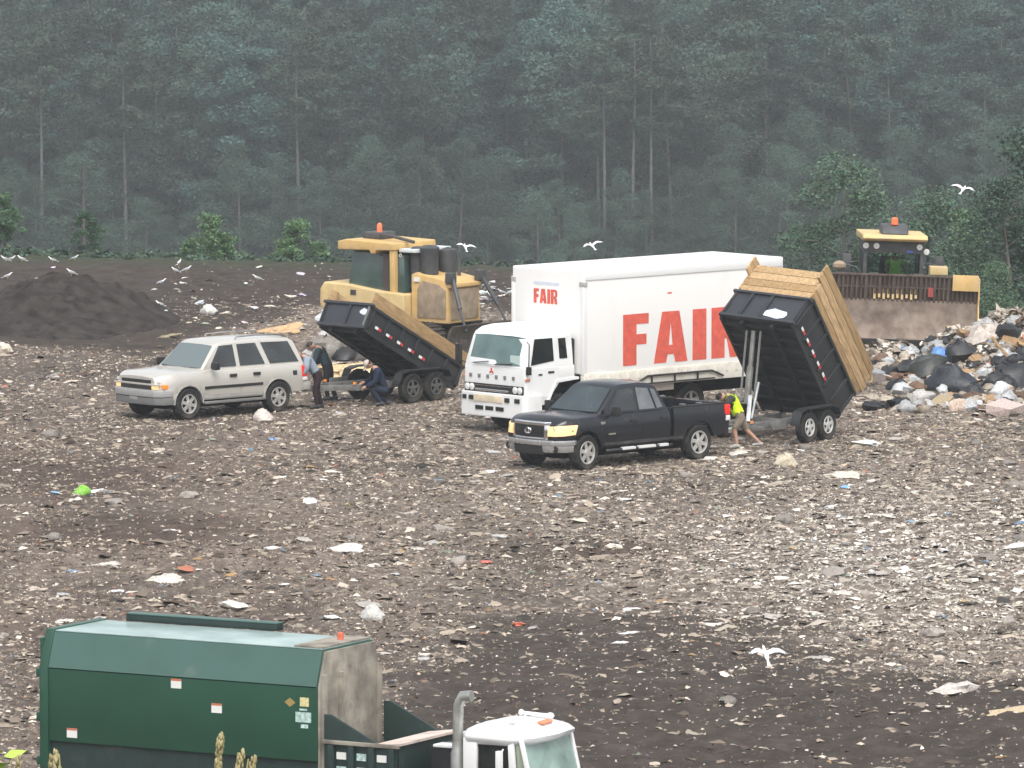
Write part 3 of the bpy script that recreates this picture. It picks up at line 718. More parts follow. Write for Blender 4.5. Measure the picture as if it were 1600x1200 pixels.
def text(s, parent, origin, ux, uz, size, gap, mat, th=.006, wide=1.0):
    ux, uz = Vector(ux), Vector(uz); nr = ux.cross(uz).normalized(); x = 0
    for ch in s:
        polys, w = letter_polys(ch)
        if ch == 'A': polys = [[(0, 0), (.22, 0), (.25, .16), (.305, .16), (.305, .34), (.27, .34), (.305, .80), (.305, 1), (.15, 1)], [(.305, .16), (.36, .16), (.39, 0), (.61, 0), (.46, 1), (.305, 1), (.305, .80), (.34, .34), (.305, .34)]]
        if ch == 'F': polys = [[(0, 0), (.24, 0), (.24, .40), (.24, .60), (.24, .80), (.24, 1), (0, 1)], [(.24, .40), (.42, .40), (.42, .60), (.24, .60)], [(.24, .80), (.46, .80), (.46, 1), (.24, 1)]]
        mb = MB()
        for pl in polys:
            a = [Vector(origin) + ux * ((x + p[0]) * size * wide) + uz * (p[1] * size) + nr * .0015 for p in pl]
            mb.loft([[tuple(q + nr * th) for q in a], [tuple(q) for q in a]])
        mb.build('letter', mat, parent, smooth=0); x += w + gap

def build_box_truck():
    rz = math.pi + math.radians(43)
    t = empty('box_truck', at(822, 681, rz, 0, 1.14), rz, 'white cab over box truck with big red FAIR lettering parked behind the dark pickup', 'box truck')
    W = M('white_truck_paint', (.78, .79, .78), .4, coat=.2, dirt=(.5, .46, .40), damt=.1, dscale=1.5)
    WB = M('white_box_panel', (.83, .82, .795), .5, dirt=(.64, .62, .57), damt=.22, dscale=1.1, stretch=(1, 1, .45))
    WC = M('cream_sill_paint', (.74, .71, .62), .5, var=.12, dirt=(.40, .36, .29), damt=.3, dscale=3)
    R = M('red_letter_film', (.68, .115, .075), .5, var=.15, scale=6, dirt=(.75, .4, .34), damt=.08, dscale=12)
    # cab: loft from front to back
    hw = 1.12; zb = .72; rings = []
    def ring(x, wl, wt, z0, z1, z2): return [(x, -wl, z0), (x, -wl, z1), (x, -wt, z2 - .10), (x, -wt + .12, z2), (x, 0, z2 + .05), (x, wt - .12, z2), (x, wt, z2 - .10), (x, wl, z1), (x, wl, z0)]
    # lower shell
    lo = MB(); sec = []
    arch = lambda x: zb if x > -.72 else zb + min(.56, (-.72 - x) * 1.5)
    for x in (0, -.05, -.2, -.5, -.72, -.85, -1.0, -1.1, -1.3, -1.66):
        w = hw - (.05 if x == 0 else 0); sec.append([(x, -w, arch(x)), (x, -w - .01, 1.3), (x, -w, 1.66), (x, w, 1.66), (x, w + .01, 1.3), (x, w, arch(x))])
    lo.loft(sec); cab = lo.build('cab', W, t, bevel=.02, smooth=40)
    # upper shell with sloped front: ring per height
    up = MB(); sec = []
    for z, xf_, w in ((1.655, 0.0, hw), (1.75, -.02, hw - .005), (2.35, -.20, hw - .07), (2.45, -.25, hw - .09), (2.56, -.42, hw - .15), (2.62, -.65, hw - .30), (2.64, -.9, hw - .6)):
        xr_ = -1.66 + (0 if z < 2.4 else (z - 2.4) * .6)
        sec.append([(xf_ - .06, -w, z), (xf_, -w + .10, z), (xf_ + .02, 0, z), (xf_, w - .10, z), (xf_ - .06, w, z), (xr_ + .05, w, z), (xr_, w - .06, z), (xr_, -w + .06, z), (xr_ + .05, -w, z)])
    up.loft(sec); up.build('cab_roof', W, t, smooth=50)
    def yc(z): return hw - .005 - .065 * (z - 1.75) / .6
    # windscreen
    rr = []
    for o in (.022, -.02):
        rr.append([(-.035 + o, -hw + .10, 1.70), (0.0 + o, -.5, 1.69), (0.0 + o, .5, 1.69), (-.035 + o, hw - .10, 1.70), (-.235 + o, hw - .18, 2.38), (-.195 + o, .5, 2.41), (-.195 + o, -.5, 2.41), (-.235 + o, -hw + .18, 2.38)])
    ws = MB().loft(rr).build('windscreen', tealM, t, smooth=0)
    MB().tube([(.04, -.75, 1.70), (.02, -.2, 1.76)], .012, 5).tube([(.04, .05, 1.70), (.02, .65, 1.74)], .012, 5).build('wipers', darkM, t)
    box_part('paper_on_dash', M('paper', (.5, .62, .58), .8), ws, -.035 - .0, -.012, .55, .90, 1.73, 1.95, bevel=0)
    for sd in (1, -1):
        def win(poly, name, mat, par):
            a = [(x, sd * (yc(z) + .012), z) for x, z in poly]; b = [(x, sd * (yc(z) - .03), z) for x, z in poly]
            return MB().loft([a, b]).build(name, mat, par, smooth=0)
        d = MB().loft([[(x, sd * (hw + .014), z) for x, z in [(-.18, .92), (-.18, 1.64), (-1.12, 1.64), (-1.12, 1.24), (-.88, .98), (-.72, .92)]], [(x, sd * (hw - .02), z) for x, z in [(-.18, .92), (-.18, 1.64), (-1.12, 1.64), (-1.12, 1.24), (-.88, .98), (-.72, .92)]]]).build('door', W, t, smooth=0)
        win([(-.18, 1.72), (-.36, 2.36), (-.96, 2.36), (-.96, 1.80)], 'window', glassM, d)
        box_part('handle', darkM, d, -.95, -.75, sd * 1.13, sd * 1.155, 1.50, 1.55)
        box_part('grab_handle', darkM, d, -.55, -.42, sd * 1.13, sd * 1.15, 1.46, 1.50)
        win([(-1.16, 1.84), (-1.16, 2.34), (-1.40, 2.34), (-1.42, 1.84)], 'rear_side_window', glassM, t)
        MB().tube([(-.12, sd * 1.05, 2.28), (-.02, sd * 1.32, 2.25), (.0, sd * 1.32, 1.75), (-.08, sd * 1.10, 1.66)], .018, 6).box(-.06, .02, sd * 1.24, sd * 1.42, 1.62, 2.12).build('mirror', darkM, t, bevel=.02) if sd < 0 else MB().tube([(-.12, sd * 1.05, 2.30), (-.05, sd * 1.20, 2.25), (-.03, sd * 1.20, 1.55)], .016, 6).box(-.08, .0, sd * 1.13, sd * 1.26, 1.50, 1.70).build('mirror', darkM, t, bevel=.02)
        box_part('turn_signal', M('faded_orange_lens', (.6, .25, .15), .4), t, -.14, .005, sd * 1.10, sd * 1.145, 1.33, 1.40)
        wheel(t, -1.25, sd * .93, .48, .48, .28, sd, .56, 5, rimM=steelM)
        wheel(t, -5.75, sd * .95, .48, .48, .28, sd, .56, 5, rimM=steelM); wheel(t, -5.75, sd * .64, .48, .48, .26, sd, .56, 5, rimM=steelM)
        # rounded white wheel arch lip and step
        MB().loft([[(-.74, sd * 1.16, .74), (-1.02, sd * 1.16, 1.25), (-1.78, sd * 1.16, 1.30), (-1.78, sd * 1.16, 1.36), (-1.04, sd * 1.16, 1.33), (-.70, sd * 1.16, .78)], [(-.74, sd * .98, .74), (-1.02, sd * .98, 1.25), (-1.78, sd * .98, 1.30), (-1.78, sd * .98, 1.36), (-1.04, sd * .98, 1.33), (-.70, sd * .98, .78)]]).build('arch_lip', W, t, smooth=0)
        # side guard rail under the box
        MB().tube([(-2.1, sd * 1.34, 1.16), (-3.1, sd * 1.35, 1.06), (-3.6, sd * 1.36, 1.05)], .022, 6).build('rope', darkM, t) if sd > 0 else None
        g = MB(); g.tube([(-3.5, sd * 1.36, 1.06), (-3.95, sd * 1.36, 1.25), (-6.2, sd * 1.36, 1.25), (-6.6, sd * 1.36, 1.10)], .026, 6)
        g.tube([(-3.5, sd * 1.36, 1.06), (-6.3, sd * 1.36, 1.06)], .022, 6)
        for x in (-4.1, -4.9, -5.7): g.tube([(x, sd * 1.36, 1.05), (x, sd * 1.36, 1.26)], .026, 6)
        g.build('side_rail', darkM, t)
        MB().box(-1.9, -5.0, sd * 1.14, sd * 1.22, .84, 1.06).build('side_skirt', M('skirt_pinkish', (.55, .50, .45), .6, var=.15), t, bevel=.01)
    # front face furniture
    for k in range(6): box_part('badge_letter', steelM, cab, -.0, .018, -.86 + k * .31 - .045, -.86 + k * .31 + .045, 1.34, 1.43, bevel=.004)
    em = MB()
    for a in (90, 210, 330):
        a = math.radians(a); u = Vector((0, math.cos(a), math.sin(a))); v = Vector((0, -math.sin(a), math.cos(a))); c0 = Vector((.004, -.1, 1.53))
        q = [c0, c0 + u * .045 + v * .026, c0 + u * .09, c0 + u * .045 - v * .026]
        em.loft([[tuple(p + Vector((.02, 0, 0))) for p in q], [tuple(p) for p in q]])
    em.build('emblem', R, cab, smooth=0)
    gr = box_part('grille', darkM, t, -.03, .03, -1.06, 1.06, .985, 1.20, bevel=.01)
    for y in (-.97, -.80, .80, .97): MB().lathe([(.085, -.01), (.085, .02), (.06, .035), (.005, .04)], (.03, y * .98, 1.10), 'x', 16).build('headlight', whiteLensM, gr)
    box_part('grille_bar', chromeM, gr, .0, .05, -.66, .55, 1.02, 1.075); box_part('grille_trim', chromeM, gr, .0, .045, -.66, .66, 1.15, 1.165, bevel=0)
    bm_ = MB(); bm_.loft([[(-.5, -1.19, z), (-.02, -1.19, z), (.10, -1.10, z), (.13, 0, z), (.10, 1.10, z), (-.02, 1.19, z), (-.5, 1.19, z)] for z in (.40, .44, .95, .985)])
    b = bm_.build('front_bumper', W, t, bevel=.02, smooth=40)
    box_part('bumper_plate', M('faded_cream_plate', (.70, .60, .44), .5, var=.15, scale=5), b, .11, .142, -.62, .42, .76, .93, bevel=.004)
    for y, w in ((-.98, .07), (-.72, .08), (.58, .08), (.93, .09)): box_part('bumper_lamp', darkM, b, .08, .145 if abs(y) < .9 else .125, y - w, y + w, .79, .90, bevel=.01)
    for y in (-.42, -.05, .32): box_part('bumper_slot', seamM, b, .10, .138, y - .14, y + .14, .56, .66, bevel=0)
    # cargo box
    X0, X1, Y, Z0, Z1 = -1.80, -8.80, 1.29, 1.40, 3.98
    b2 = MB(); b2.box(X1, X0, -Y, Y, Z0, Z1); bx = b2.build('cargo_box', WB, t, bevel=.05, seg=3, smooth=40)
    CP = M('box_trim_grey', (.42, .41, .39), .5, dirt=(.4, .37, .33), damt=.25)
    for sd in (1, -1):
        box_part('top_rail', W, bx, X1 + .05, X0 - .05, sd * (Y - .02), sd * (Y + .022), Z1 - .24, Z1 - .04, bevel=.012)
        box_part('corner_post', W, bx, X0 - .10, X0 + .015, sd * (Y - .08), sd * (Y + .018), Z0, Z1 - .26, bevel=.012)
        sl_ = box_part('floor_sill', WC, bx, X1, X0, sd * (Y - .1), sd * (Y + .03), Z0 - .38, Z0 + .02, bevel=.01)
        for k in range(20):
            x = X0 - .2 - k * .34; box_part('sill_rib', WC, sl_, x - .04, x + .04, sd * (Y + .028), sd * (Y + .05), Z0 - .18, Z0 - .02, bevel=0)
        MB().box(X0 - .12, X0 + .02, sd * (Y - .14), sd * (Y + .03), Z1 - .40, Z1 - .27).build('corner_cap', CP, bx, bevel=.02)
    text('FAIR', bx, (X0 - 1.36, Y + .001, Z0 + .14), (-1, 0, 0), (0, 0, 1), 1.28, .095, R, wide=1.5)
    text('FAIR', bx, (X0, -.50, 3.10), (0, 1, 0), (0, 0, 1), .36, .06, R, wide=1.15)
    box_part('faded_strip', M('faded_blue_print', (.62, .66, .74), .6, var=.12, scale=20), bx, X0 - .01, X0 + .004, -.50, .42, 3.56, 3.64, bevel=0)
    box_part('small_mark', R, bx, X0 - 3.05, X0 - 2.9, Y - .01, Y + .004, Z0 + 1.86, Z0 + 1.90, bevel=0)
    MB().box(-8.6, -.4, -.42, .42, .62, .98).box(-3.4, -2.2, -1.05, -.5, .55, 1.0).box(-8.7, -1.9, -1.1, 1.1, .98, 1.07).box(-1.6, -.9, -.7, .7, .6, 1.2).build('chassis', underM, t)
    MB().box(-8.85, -8.72, -1.2, 1.2, .55, .70).build('rear_bumper', darkM, t)
    MB().box(-1.78, -1.70, .70, 1.0, 1.3, 2.3).build('intake_pipe', darkM, t, bevel=.03)
    return t
build_box_truck()
# ------------------------------------------------------------------ dump trailers
woodMs = [M('board_wood_%d' % k, c, .75, spec=.2, var=.3, scale=3, stretch=(1, 6, 6), dirt=(.24, .17, .10), damt=.2, dscale=2) for k, c in enumerate([(.42, .285, .15), (.34, .225, .11), (.46, .315, .17)])]
bedM = M('trailer_black', (.020, .022, .025), .45, dirt=(.06, .055, .05), damt=.4, dscale=1.5)
bedFaceM = M('trailer_black_face', (.032, .035, .042), .35, dirt=(.09, .09, .09), damt=.25, dscale=1.5)
frameM = M('trailer_grey', (.20, .20, .19), .55, .3, var=.25, dirt=MUD, damt=.4)
zincM = M('galvanised', (.34, .35, .355), .45, .5, var=.25, dirt=MUD, damt=.2)
tapeW = M('reflector_white', (.78, .78, .76), .3); tapeR = M('reflector_red', (.55, .05, .05), .3)
stickM = M('pale_sticker', (.62, .67, .76), .4, var=.15, scale=12)
def build_trailer(px, py, th, ax, L, W, h, alpha, roll, label, hb_h, side_boards, head_boards, board_h, tongue, face_div, sticker, zh, xh, reach):
    rz = math.pi + math.radians(th)
    t = empty('dump_trailer', at(px, py, rz, ax, W / 2 + .22), rz, label, 'dump trailer', 'dump trailers being emptied')
    hw = W / 2
    f = MB()
    for y in (-.42, .42): f.box(-.1, L * .92, y - .05, y + .05, .38, .54)
    for x in (0, L * .3, L * .6, L * .9): f.box(x, x + .08, -hw * .8, hw * .8, .40, .50)
    f.beam((L * .88, -.5, .47), (L + tongue, 0, .50), .08, .14); f.beam((L * .88, .5, .47), (L + tongue, 0, .50), .08, .14)
    f.build('frame', frameM, t, bevel=.008)
    MB().box(L + tongue - .1, L + tongue + .22, -.06, .06, .46, .58).build('coupler', zincM, t, bevel=.015)
    j = MB(); j.tube([(L + tongue - .35, .12, .18), (L + tongue - .35, .12, 1.0)], .045, 8).box(L + tongue - .45, L + tongue - .25, .02, .22, .14, .18).build('jack', frameM, t)
    for sd in (1, -1):
        for d in (-.43, .43): wheel(t, ax + d, sd * (hw + .10), .38, .38, .22, sd, .58, 5, rimM=M('trailer_rim', (.62, .62, .60) if alpha > 40 else (.12, .12, .115), .4, .3, dirt=MUD, damt=.25))
        fd = MB(); pts = [(ax - .95, .62), (ax - .85, .80), (ax - .6, .86), (ax + .6, .86), (ax + .85, .80), (ax + 1.0, .50)]
        a = [(x, z) for x, z in pts] + [(x, z - .03) for x, z in reversed(pts)]
        fd.prism(a, sd * (hw - .02), sd * (hw + .24)).build('fender', bedM, t, bevel=0)
        box_part('side_marker', amberM, t, L * .9, L * .9 + .09, sd * .52, sd * .56, .56, .62)
        box_part('side_plate', frameM, t, ax + 1.05, ax + 1.7, sd * (hw - .1), sd * (hw - .06), .40, .62)
    # tilted bed
    b = MB(); th_ = .05
    b.box(0, L, -hw, hw, 0, .08)
    for sd in (1, -1): b.box(0, L, sd * (hw - th_), sd * hw, .08, h); b.box(0, L, sd * (hw - .03), sd * (hw + .06), h - .08, h)
    for k in range(7):
        x = .08 + (L - .16) * k / 6
        for sd in (1, -1): b.box(x - .035, x + .035, sd * hw, sd * (hw + .05), .02, h - .08)
    bed = b.build('bed', bedM, t, bevel=.006, loc=(xh, 0, zh), rot=(math.radians(roll), -math.radians(alpha), 0))
    hd = MB(); hd.box(L, L + .05, -hw, hw, -.02, hb_h); hd.box(L - .02, L + .11, -hw - .06, hw + .06, hb_h - .07, hb_h); hd.box(L - .02, L + .09, -hw - .02, hw + .02, -.05, .03)
    hbd = hd.build('headboard', bedFaceM, bed, bevel=.008)
    for y in face_div: box_part('headboard_rib', bedM, bed, L + .05, L + .10, y * hw - .05, y * hw + .05, .03, hb_h - .07)
    for sd in (1, -1): box_part('headboard_rib', frameM if sd > 0 and len(face_div) == 1 else bedM, bed, L + .05, L + .09, sd * (hw - .05) - .03, sd * (hw - .05) + .03, .03, hb_h - .07)
    u = MB()
    for y in (-.45, .45): u.box(.1, L - .05, y - .05, y + .05, -.15, 0)
    for k in range(9): x = .2 + (L - .4) * k / 8; u.box(x - .04, x + .04, -hw + .04, hw - .04, -.09, -.004)
    u.box(.05, L, -hw, -hw + .07, -.10, 0); u.box(.05, L, hw - .07, hw, -.10, 0)
    u.build('under_ribs', bedM, bed)
    # reflective strips and sticker
    n = 5
    for k in range(n):
        x = L * (.93 - .12 * k); box_part('reflector', tapeW, bed, x - .12, x, hw + .052, hw + .058, .10, .17, bevel=0)
        box_part('reflector', tapeR, bed, x - .24, x - .125, hw + .052, hw + .058, .10, .17, bevel=0)
    sx, sy, sw, sh = sticker
    st = MB(); rr = random.Random(3); pts = []
    for k in range(10):
        a = 2 * math.pi * k / 10; pts.append((sy + sw * math.cos(a) * rr.uniform(.75, 1.1), sx + sh * math.sin(a) * rr.uniform(.7, 1.1)))
    st.prism(pts, L + .05, L + .056, 'x').build('worn_sticker', stickM, bed, smooth=0)
    # board extensions
    rb = random.Random(int(px))
    for sd in (1, -1):
        z = h + .01
        for k in range(side_boards):
            jag = rb.uniform(.0, .18); mat = woodMs[(k + (sd > 0)) % 3]
            MB().box(-jag, L + (.06 if k < 2 else .25), sd * (hw - .045), sd * (hw - .0) + sd * .004 * k, z, z + board_h - .012).build('board', mat, bed, bevel=.006); z += board_h
        for x in (.35, L * .5, L - .15): MB().box(x - .045, x + .045, sd * (hw - .09), sd * (hw - .046), h * .5, h + board_h * side_boards).build('board_stake', woodMs[1], bed, bevel=.004)
    z = hb_h + .005
    for k in range(head_boards):
        MB().box(L - .0, L + .045, -hw + .05, hw - .02, z, z + board_h - .014).build('board', woodMs[k % 3], bed, bevel=.006); z += board_h
    for y in (-hw * .5, hw * .55):
        if head_boards: MB().box(L - .05, L - .001, y - .045, y + .045, hb_h * .5, hb_h + board_h * head_boards - .03).build('board_stake', woodMs[2], bed, bevel=.004)
    # tailgate hanging open and hydraulic hoist
    MB().box(-.06, -.01, -hw, hw, .05, h).build('tailgate', bedM, bed, bevel=.01, rot=(0, math.radians(12), 0))
    ca, sa = math.cos(math.radians(alpha)), math.sin(math.radians(alpha))
    a = Vector((xh + L * ca * reach, -.2, zh + L * sa * reach - .12)); q = Vector((a.x + .30, -.2, .95)); q2 = Vector((a.x + .75, .12, .50))
    hst = MB(); hst.tube([q, q.lerp(a, .5)], .085, 10).tube([q.lerp(a, .5), a], .06, 10)
    for y in (.0, -.4): hst.tube([(q.x, y, q.z), (a.x, y, a.z)], .03, 6)
    if alpha > 40: hst.build('hoist', frameM, t); MB().beam(q + Vector((0, .1, .15)), q2, .10, .16).beam(q + Vector((-.1, .28, .5)), q2 + Vector((0, .1, .1)), .05, .08).build('hoist_arm', zincM, t, bevel=.006)
    return t
build_trailer(1281, 690, 56, 1.04, 3.2, 2.2, .92, 51, -4.5, 'black dump trailer tipped steeply with stacked tan boards on its rim', .84, 4, 4, .24, 1.35, (-.5, .05), (.22, .42, .42, .17), .50, -.20, .93)
build_trailer(665, 628, 46, 1.35, 3.75, 1.66, .60, 28, 0, 'black dump trailer half tipped with single tan boards beside the white truck', .64, 1, 0, .36, 1.0, (.12,), (.42, .62, .14, .10), .27, 0, .42)

# ------------------------------------------------------------------ crawler dozer at left
yelM = M('machine_yellow', (.60, .40, .16), .55, spec=.3, var=.12, dirt=(.42, .33, .23), damt=.5, dscale=2)
dustM = M('dusty_panel', (.30, .235, .165), .85, spec=.15, var=.25, scale=4)
paleYM = M('faded_yellow', (.60, .45, .22), .6, spec=.2, var=.12, dirt=(.40, .33, .25), damt=.4, dscale=2)
mgreyM = M('machine_grey', (.055, .058, .062), .55, var=.3, dirt=MUD, damt=.3)
trackM = M('track_steel', (.06, .05, .042), .7, .3, var=.3, dirt=MUD, damt=.6)
cabGlassM = M('cab_glass', (.045, .075, .068), .05, spec=.8, var=.5, scale=1.2)
def track(parent, y, x0, x1, r, w, mat):
    mb = MB(); pts = []
    for k in range(12): a = math.pi / 2 + math.pi * k / 11; pts.append((x0 + r * math.cos(a), r + r * math.sin(a)))
    for k in range(12): a = -math.pi / 2 + math.pi * k / 11; pts.append((x1 + r * math.cos(a), r + r * math.sin(a)))
    mb.prism(pts, y - w / 2, y + w / 2)
    per = []; P = pts + [pts[0]]
    for a, b in zip(P, P[1:]):
        n = max(1, int(math.hypot(b[0] - a[0], b[1] - a[1]) / .2))
        for i in range(n): per.append((a[0] + (b[0] - a[0]) * i / n, a[1] + (b[1] - a[1]) * i / n, math.atan2(b[1] - a[1], b[0] - a[0])))
    for x, z, a in per: mb.beam((x, y - w / 2 - .02, z), (x, y + w / 2 + .02, z), .05, .09, up=(math.sin(a), 0, -math.cos(a)))
    o = mb.build('track', mat, parent, smooth=0)
    rr = MB()
    for k in range(6): rr.lathe([(.14, -w / 2 - .03), (.14, w / 2 + .03), (.01, w / 2 + .04)], (x0 + (x1 - x0) * k / 5, y, .2), 'y', 12)
    rr.build('track_rollers', mgreyM, o)
    return o
def build_dozer():
    rz = -math.radians(35)          # faces right and a little towards the camera
    t = empty('crawler_dozer', at(590, 557, rz, -.3, -1.1), rz, 'yellow crawler dozer with long canopy and dusty hood behind the half tipped trailer', 'dozer')
    t.scale = (.77, .96, .97)
    for y in (-1.0, 1.0): track(t, y, -1.55, 1.75, .5, .56, trackM)
    MB().prism([(-2.85, 1.25), (-3.0, 1.45), (-2.97, 1.85), (-2.8, 2.04), (-1.8, 2.0), (-.4, 1.86), (.75, 1.80), (.75, 1.10), (-2.0, 1.10)], -1.12, 1.12).build('main_frame', paleYM, t, bevel=.06, seg=3)
    MB().box(-1.6, -1.35, -1.145, -1.115, 1.72, 1.86).build('filler_hatch', mgreyM, t, bevel=.02)
    # cab
    MB().loft([[(-1.95, -.86, 1.9), (.55, -.86, 1.82), (.55, .86, 1.82), (-1.95, .86, 1.9)], [(-1.8, -.78, 2.95), (.45, -.78, 2.88), (.45, .78, 2.88), (-1.8, .78, 2.95)]]).build('cab', cabGlassM, t, bevel=.03)
    MB().box(-.38, -.05, -.875, -.80, 1.9, 2.9).build('cab_pillar_dark', M('cab_seat_brown', (.06, .045, .04), .7), t)
    for sd in (1, -1): MB().loft([[(.02, sd * 1.0, 1.8), (.24, sd * 1.0, 1.8), (.24, sd * .82, 1.8), (.02, sd * .82, 1.8)], [(-.0, sd * 1.0, 3.02), (.2, sd * 1.0, 3.02), (.2, sd * .8, 3.02), (-.0, sd * .8, 3.02)]]).build('canopy_post', yelM, t, bevel=.025)
    MB().prism([(-2.25, 2.98), (-2.25, 3.22), (-1.9, 3.28), (.22, 3.22), (.24, 3.02), (-.55, 3.00), (-.62, 2.90), (-.80, 2.90), (-.86, 3.0)], -1.04, 1.04).build('canopy', yelM, t, bevel=.04, seg=3)
    MB().box(.30, 1.05, -.86, .86, 2.97, 3.07).build('roof_plate', M('white_roof_plate', (.62, .66, .66), .4), t, bevel=.02)
    MB().box(-1.75, -.95, -.4, .4, 3.25, 3.46).build('roof_unit', mgreyM, t, bevel=.07, seg=3)
    MB().tube([(-1.0, -.35, 3.42), (-.3, -.4, 3.36), (.6, -.45, 3.24)], .05, 6).build('roof_pipe', mgreyM, t)
    MB().lathe([(.09, 0), (.09, .04), (.085, .20), (.05, .25), (.01, .26)], (-1.15, -.2, 3.46), 'z', 14).build('beacon', M('orange_beacon', (.62, .12, .05), .3, emit=(1, .2, .08), estr=.3), t)
    MB().lathe([(.05, 0), (.07, .03), (.01, .05)], (.30, -.82, 2.88), 'y', 10).build('work_light', whiteLensM, t)
    MB().box(-2.65, -2.25, -.9, -.86, 3.14, 3.18).build('antenna', mgreyM, t)
    # filter cans and intakes ahead of the cab
    for x, r, z1 in ((.78, .26, 3.05), (1.28, .30, 3.10)): MB().lathe([(.01, 0), (r, .0), (r, z1 - 2.05), (r * 1.08, z1 - 2.0), (r * 1.08, z1 - 1.94), (r * .7, z1 - 1.88), (.01, z1 - 1.87)], (x, -.45, 1.95), 'z', 14).lathe([(.01, 0), (r, .0), (r, z1 - 2.05), (.01, z1 - 1.97)], (x, .45, 1.95), 'z', 14).build('air_filter', mgreyM, t, smooth=50)
    # hood
    MB().prism([(.78, 1.0), (.78, 2.36), (1.0, 2.42), (2.15, 2.26), (2.36, 2.10), (2.40, 1.0)], -.80, .80).build('hood', yelM, t, bevel=.05, seg=3)
    for sd in (1, -1): MB().prism([(1.08, 1.15), (1.08, 1.95), (1.3, 2.2), (2.0, 2.1), (2.3, 1.95), (2.3, 1.15)], sd * .795, sd * .835).build('hood_door', dustM, t, bevel=.01)
    MB().box(2.36, 2.44, -.66, .66, 1.10, 1.98).build('grille', dustM, t, bevel=.02)
    MB().box(2.0, 2.5, -.78, .78, 2.02, 2.14).build('hood_lip', yelM, t, bevel=.03)
    MB().box(.92, 1.18, -.842, -.81, 2.16, 2.28).build('decal_plate', M('white_decal', (.72, .72, .68), .4), t, bevel=0)
    MB().tube([(1.9, .3, 2.25), (1.9, .3, 2.75), (1.84, .3, 2.9)], .06, 8).build('exhaust', mgreyM, t)
    for sd in (1, -1):
        l = MB(); l.tube([(2.5, sd * .7, 2.32), (3.05, sd * .95, 1.45)], .075, 8).tube([(3.05, sd * .95, 1.45), (3.4, sd * 1.05, .85)], .045, 8)
        l.build('lift_cylinder', mgreyM, t)
        MB().beam((0, sd * 1.36, .55), (3.3, sd * 1.36, .42), .16, .26).build('push_arm', dustM, t, bevel=.02)
        MB().box(2.3, 2.6, sd * .6, sd * .85, 2.15, 2.45).build('cylinder_mount', mgreyM, t, bevel=.03)
    sec = [(3.45, .05), (3.32, .35), (3.27, .65), (3.34, .85), (3.46, 1.02), (3.40, 1.04), (3.25, .88), (3.18, .65), (3.24, .35), (3.38, .05)]
    MB().prism(sec, -1.75, 1.75).build('blade', trackM, t, smooth=50)
    return t
build_dozer()

